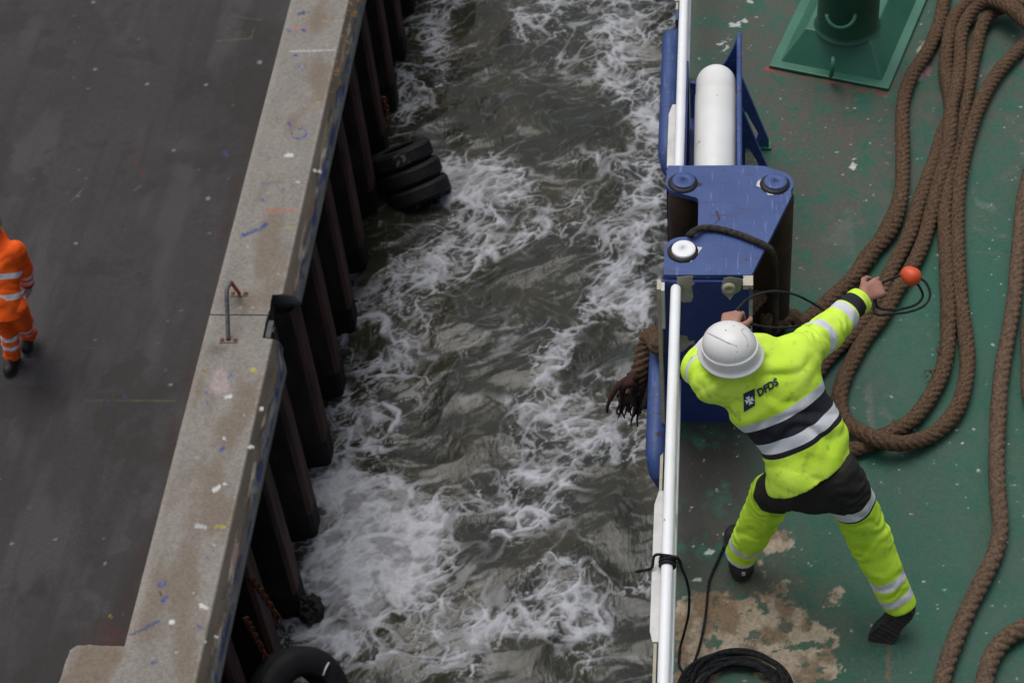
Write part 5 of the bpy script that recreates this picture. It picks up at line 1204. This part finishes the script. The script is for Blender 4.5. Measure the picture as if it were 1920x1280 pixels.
gl = (np.minimum(seg_t(V, wL, wL + (wL - eL) * .9)[1], seg_t(V, wR, wR + (wR - eR) * .9)[1]) < .12)
me.polygons.foreach_set('material_index', gl[F].all(1).astype(np.int32)); put(o)
axo = unit(nk - pel)
def ojk(P):
    d = cap(P, pel - axo * .12, pel + axo * .12, .176, .160, sdo, .84); d = smin(d, cap(P, pel + axo * .1, ch2, .160, .178, sdo, .74), .06); d = smin(d, cap(P, ch2, ch2 + (nk - ch2) * .66, .178, .13, sdo, .66), .05)
    for s in (sL, sR): d = smin(d, cap(P, ch2 + (s - ch2) * .5, s, .10, .086), .05)
    d = smin(d, cap(P, nk - axo * .07, nk + axo * .02, .08, .074), .025)
    t = (P - pel) @ axo; d = d - .010 * (np.abs(np.sin(t * 30 + noise3(P, 6) * 4)) - .5) * np.clip(noise3(P + 3, 4) + .4, 0, 1) - .008 * noise3(P, 10)
    d = np.maximum(d, -(t + .10))
    for s, e, w_, k in ((sL, eL, wL, 1.), (sR, eR, wR, 2.)):
        a = smin(cap(P, s, e, .082, .074), cap(P, e, w_, .074, .060), .02) - wrinkle(P, s, e, .012, 50, k); d = smin(d, np.maximum(a, (P - w_) @ unit(w_ - e) + .005), .03)
    return d
def ofl(P):
    t = (P - pel) @ axo; f = (P - pel) @ fwo; dist, T = [], []
    for s, e, w_ in ((sL, eL, wL), (sR, eR, wR)):
        t1, d1 = seg_t(P, s, e); t2, d2 = seg_t(P, e, w_); L1 = np.linalg.norm(e - s); T.append(np.where(d1 < d2, t1, t2 + L1) - L1 - np.linalg.norm(w_ - e)); dist.append(np.minimum(d1, d2) - .07)
    ds = cap(P, pel, ch2, .178, .19, sdo, .72); arm = np.minimum(*dist) < ds; ta_ = np.where(dist[1] < dist[0], T[1], T[0])
    return np.where(arm, bands(ta_, [(-.19, .026), (-.095, .026)]), bands(t, [(.12, .026), (.315, .026)])), np.where(arm, bands(ta_, [(-.012, .026)]), -1.)
garment('jacket', ojk, *box_of([pel - axo * .15, sL, sR, eL, eR, wL, wR, nk], .22), .0085, M['orange_wear'], pp, ofl)
def otr(P):
    d = cap(P, pel + v3(0, 0, .06), pel - v3(0, 0, .04), .142, .135, sdo, .8)
    for h_, k, a, sd_ in ((hL, kL, aL_, 1.), (hR2, kR, aR_, 2.)):
        q = smin(cap(P, h_, k, .092, .082), cap(P, k, a, .082, .080), .03) - wrinkle(P, k, a, .015, 40, sd_) - .007 * noise3(P + sd_, 12); d = smin(d, np.maximum(q, (P - a) @ unit(a - k) - .03), .04)
    return d
def otf(P):
    B, D_ = [], []
    for h_, k, a in ((hL, kL, aL_), (hR2, kR, aR_)):
        t2, d2 = seg_t(P, k, a); t1, d1 = seg_t(P, h_, k); L = np.linalg.norm(a - k); B.append(np.where(d2 <= d1, bands(t2, [(L * .28, .026), (L * .58, .026)]), -1.)); D_.append(np.minimum(d1, d2))
    return np.where(D_[0] < D_[1], B[0], B[1]), np.full(len(P), -1.)
garment('trousers', otr, *box_of([pel, hL, hR2, kL, kR, aL_, aR_], .2), .0085, M['orange_wear'], pp, otf)
hb = v3(hc2[0], hc2[1], hc2[2] + .05)
def hair_d(P):
    q = P - hb; d = ell(P, hb + v3(0, 0, .035) - fwo * .014, np.array([.104, .083, .098]), np.array([fwo, sdo, [0, 0, 1]])); return np.maximum(d, np.maximum((q @ fwo) - .07, -(q[:, 2] - .005 + .9 * (q @ fwo))))
V, F = nets(hair_d, hb - .15, hb + .17, .006); o = link('hair', mesh_np(V, F), M['hair'], pp); put(o)
shoe('shoe', aR_ - fwo * .07 + v3(0, 0, QZ + .004 - aR_[2]), aR_ + fwo * .20 + v3(0, 0, QZ + .004 - aR_[2]), v3(0, 0, 1), pp, aR_)
hl_ = aL_ - fwo * .05 + v3(0, 0, -.06); tl_ = aL_ + fwo * .16 + v3(0, 0, QZ + .012 - aL_[2])
shoe('shoe', hl_, tl_, v3(0, 0, 1), pp, aL_)
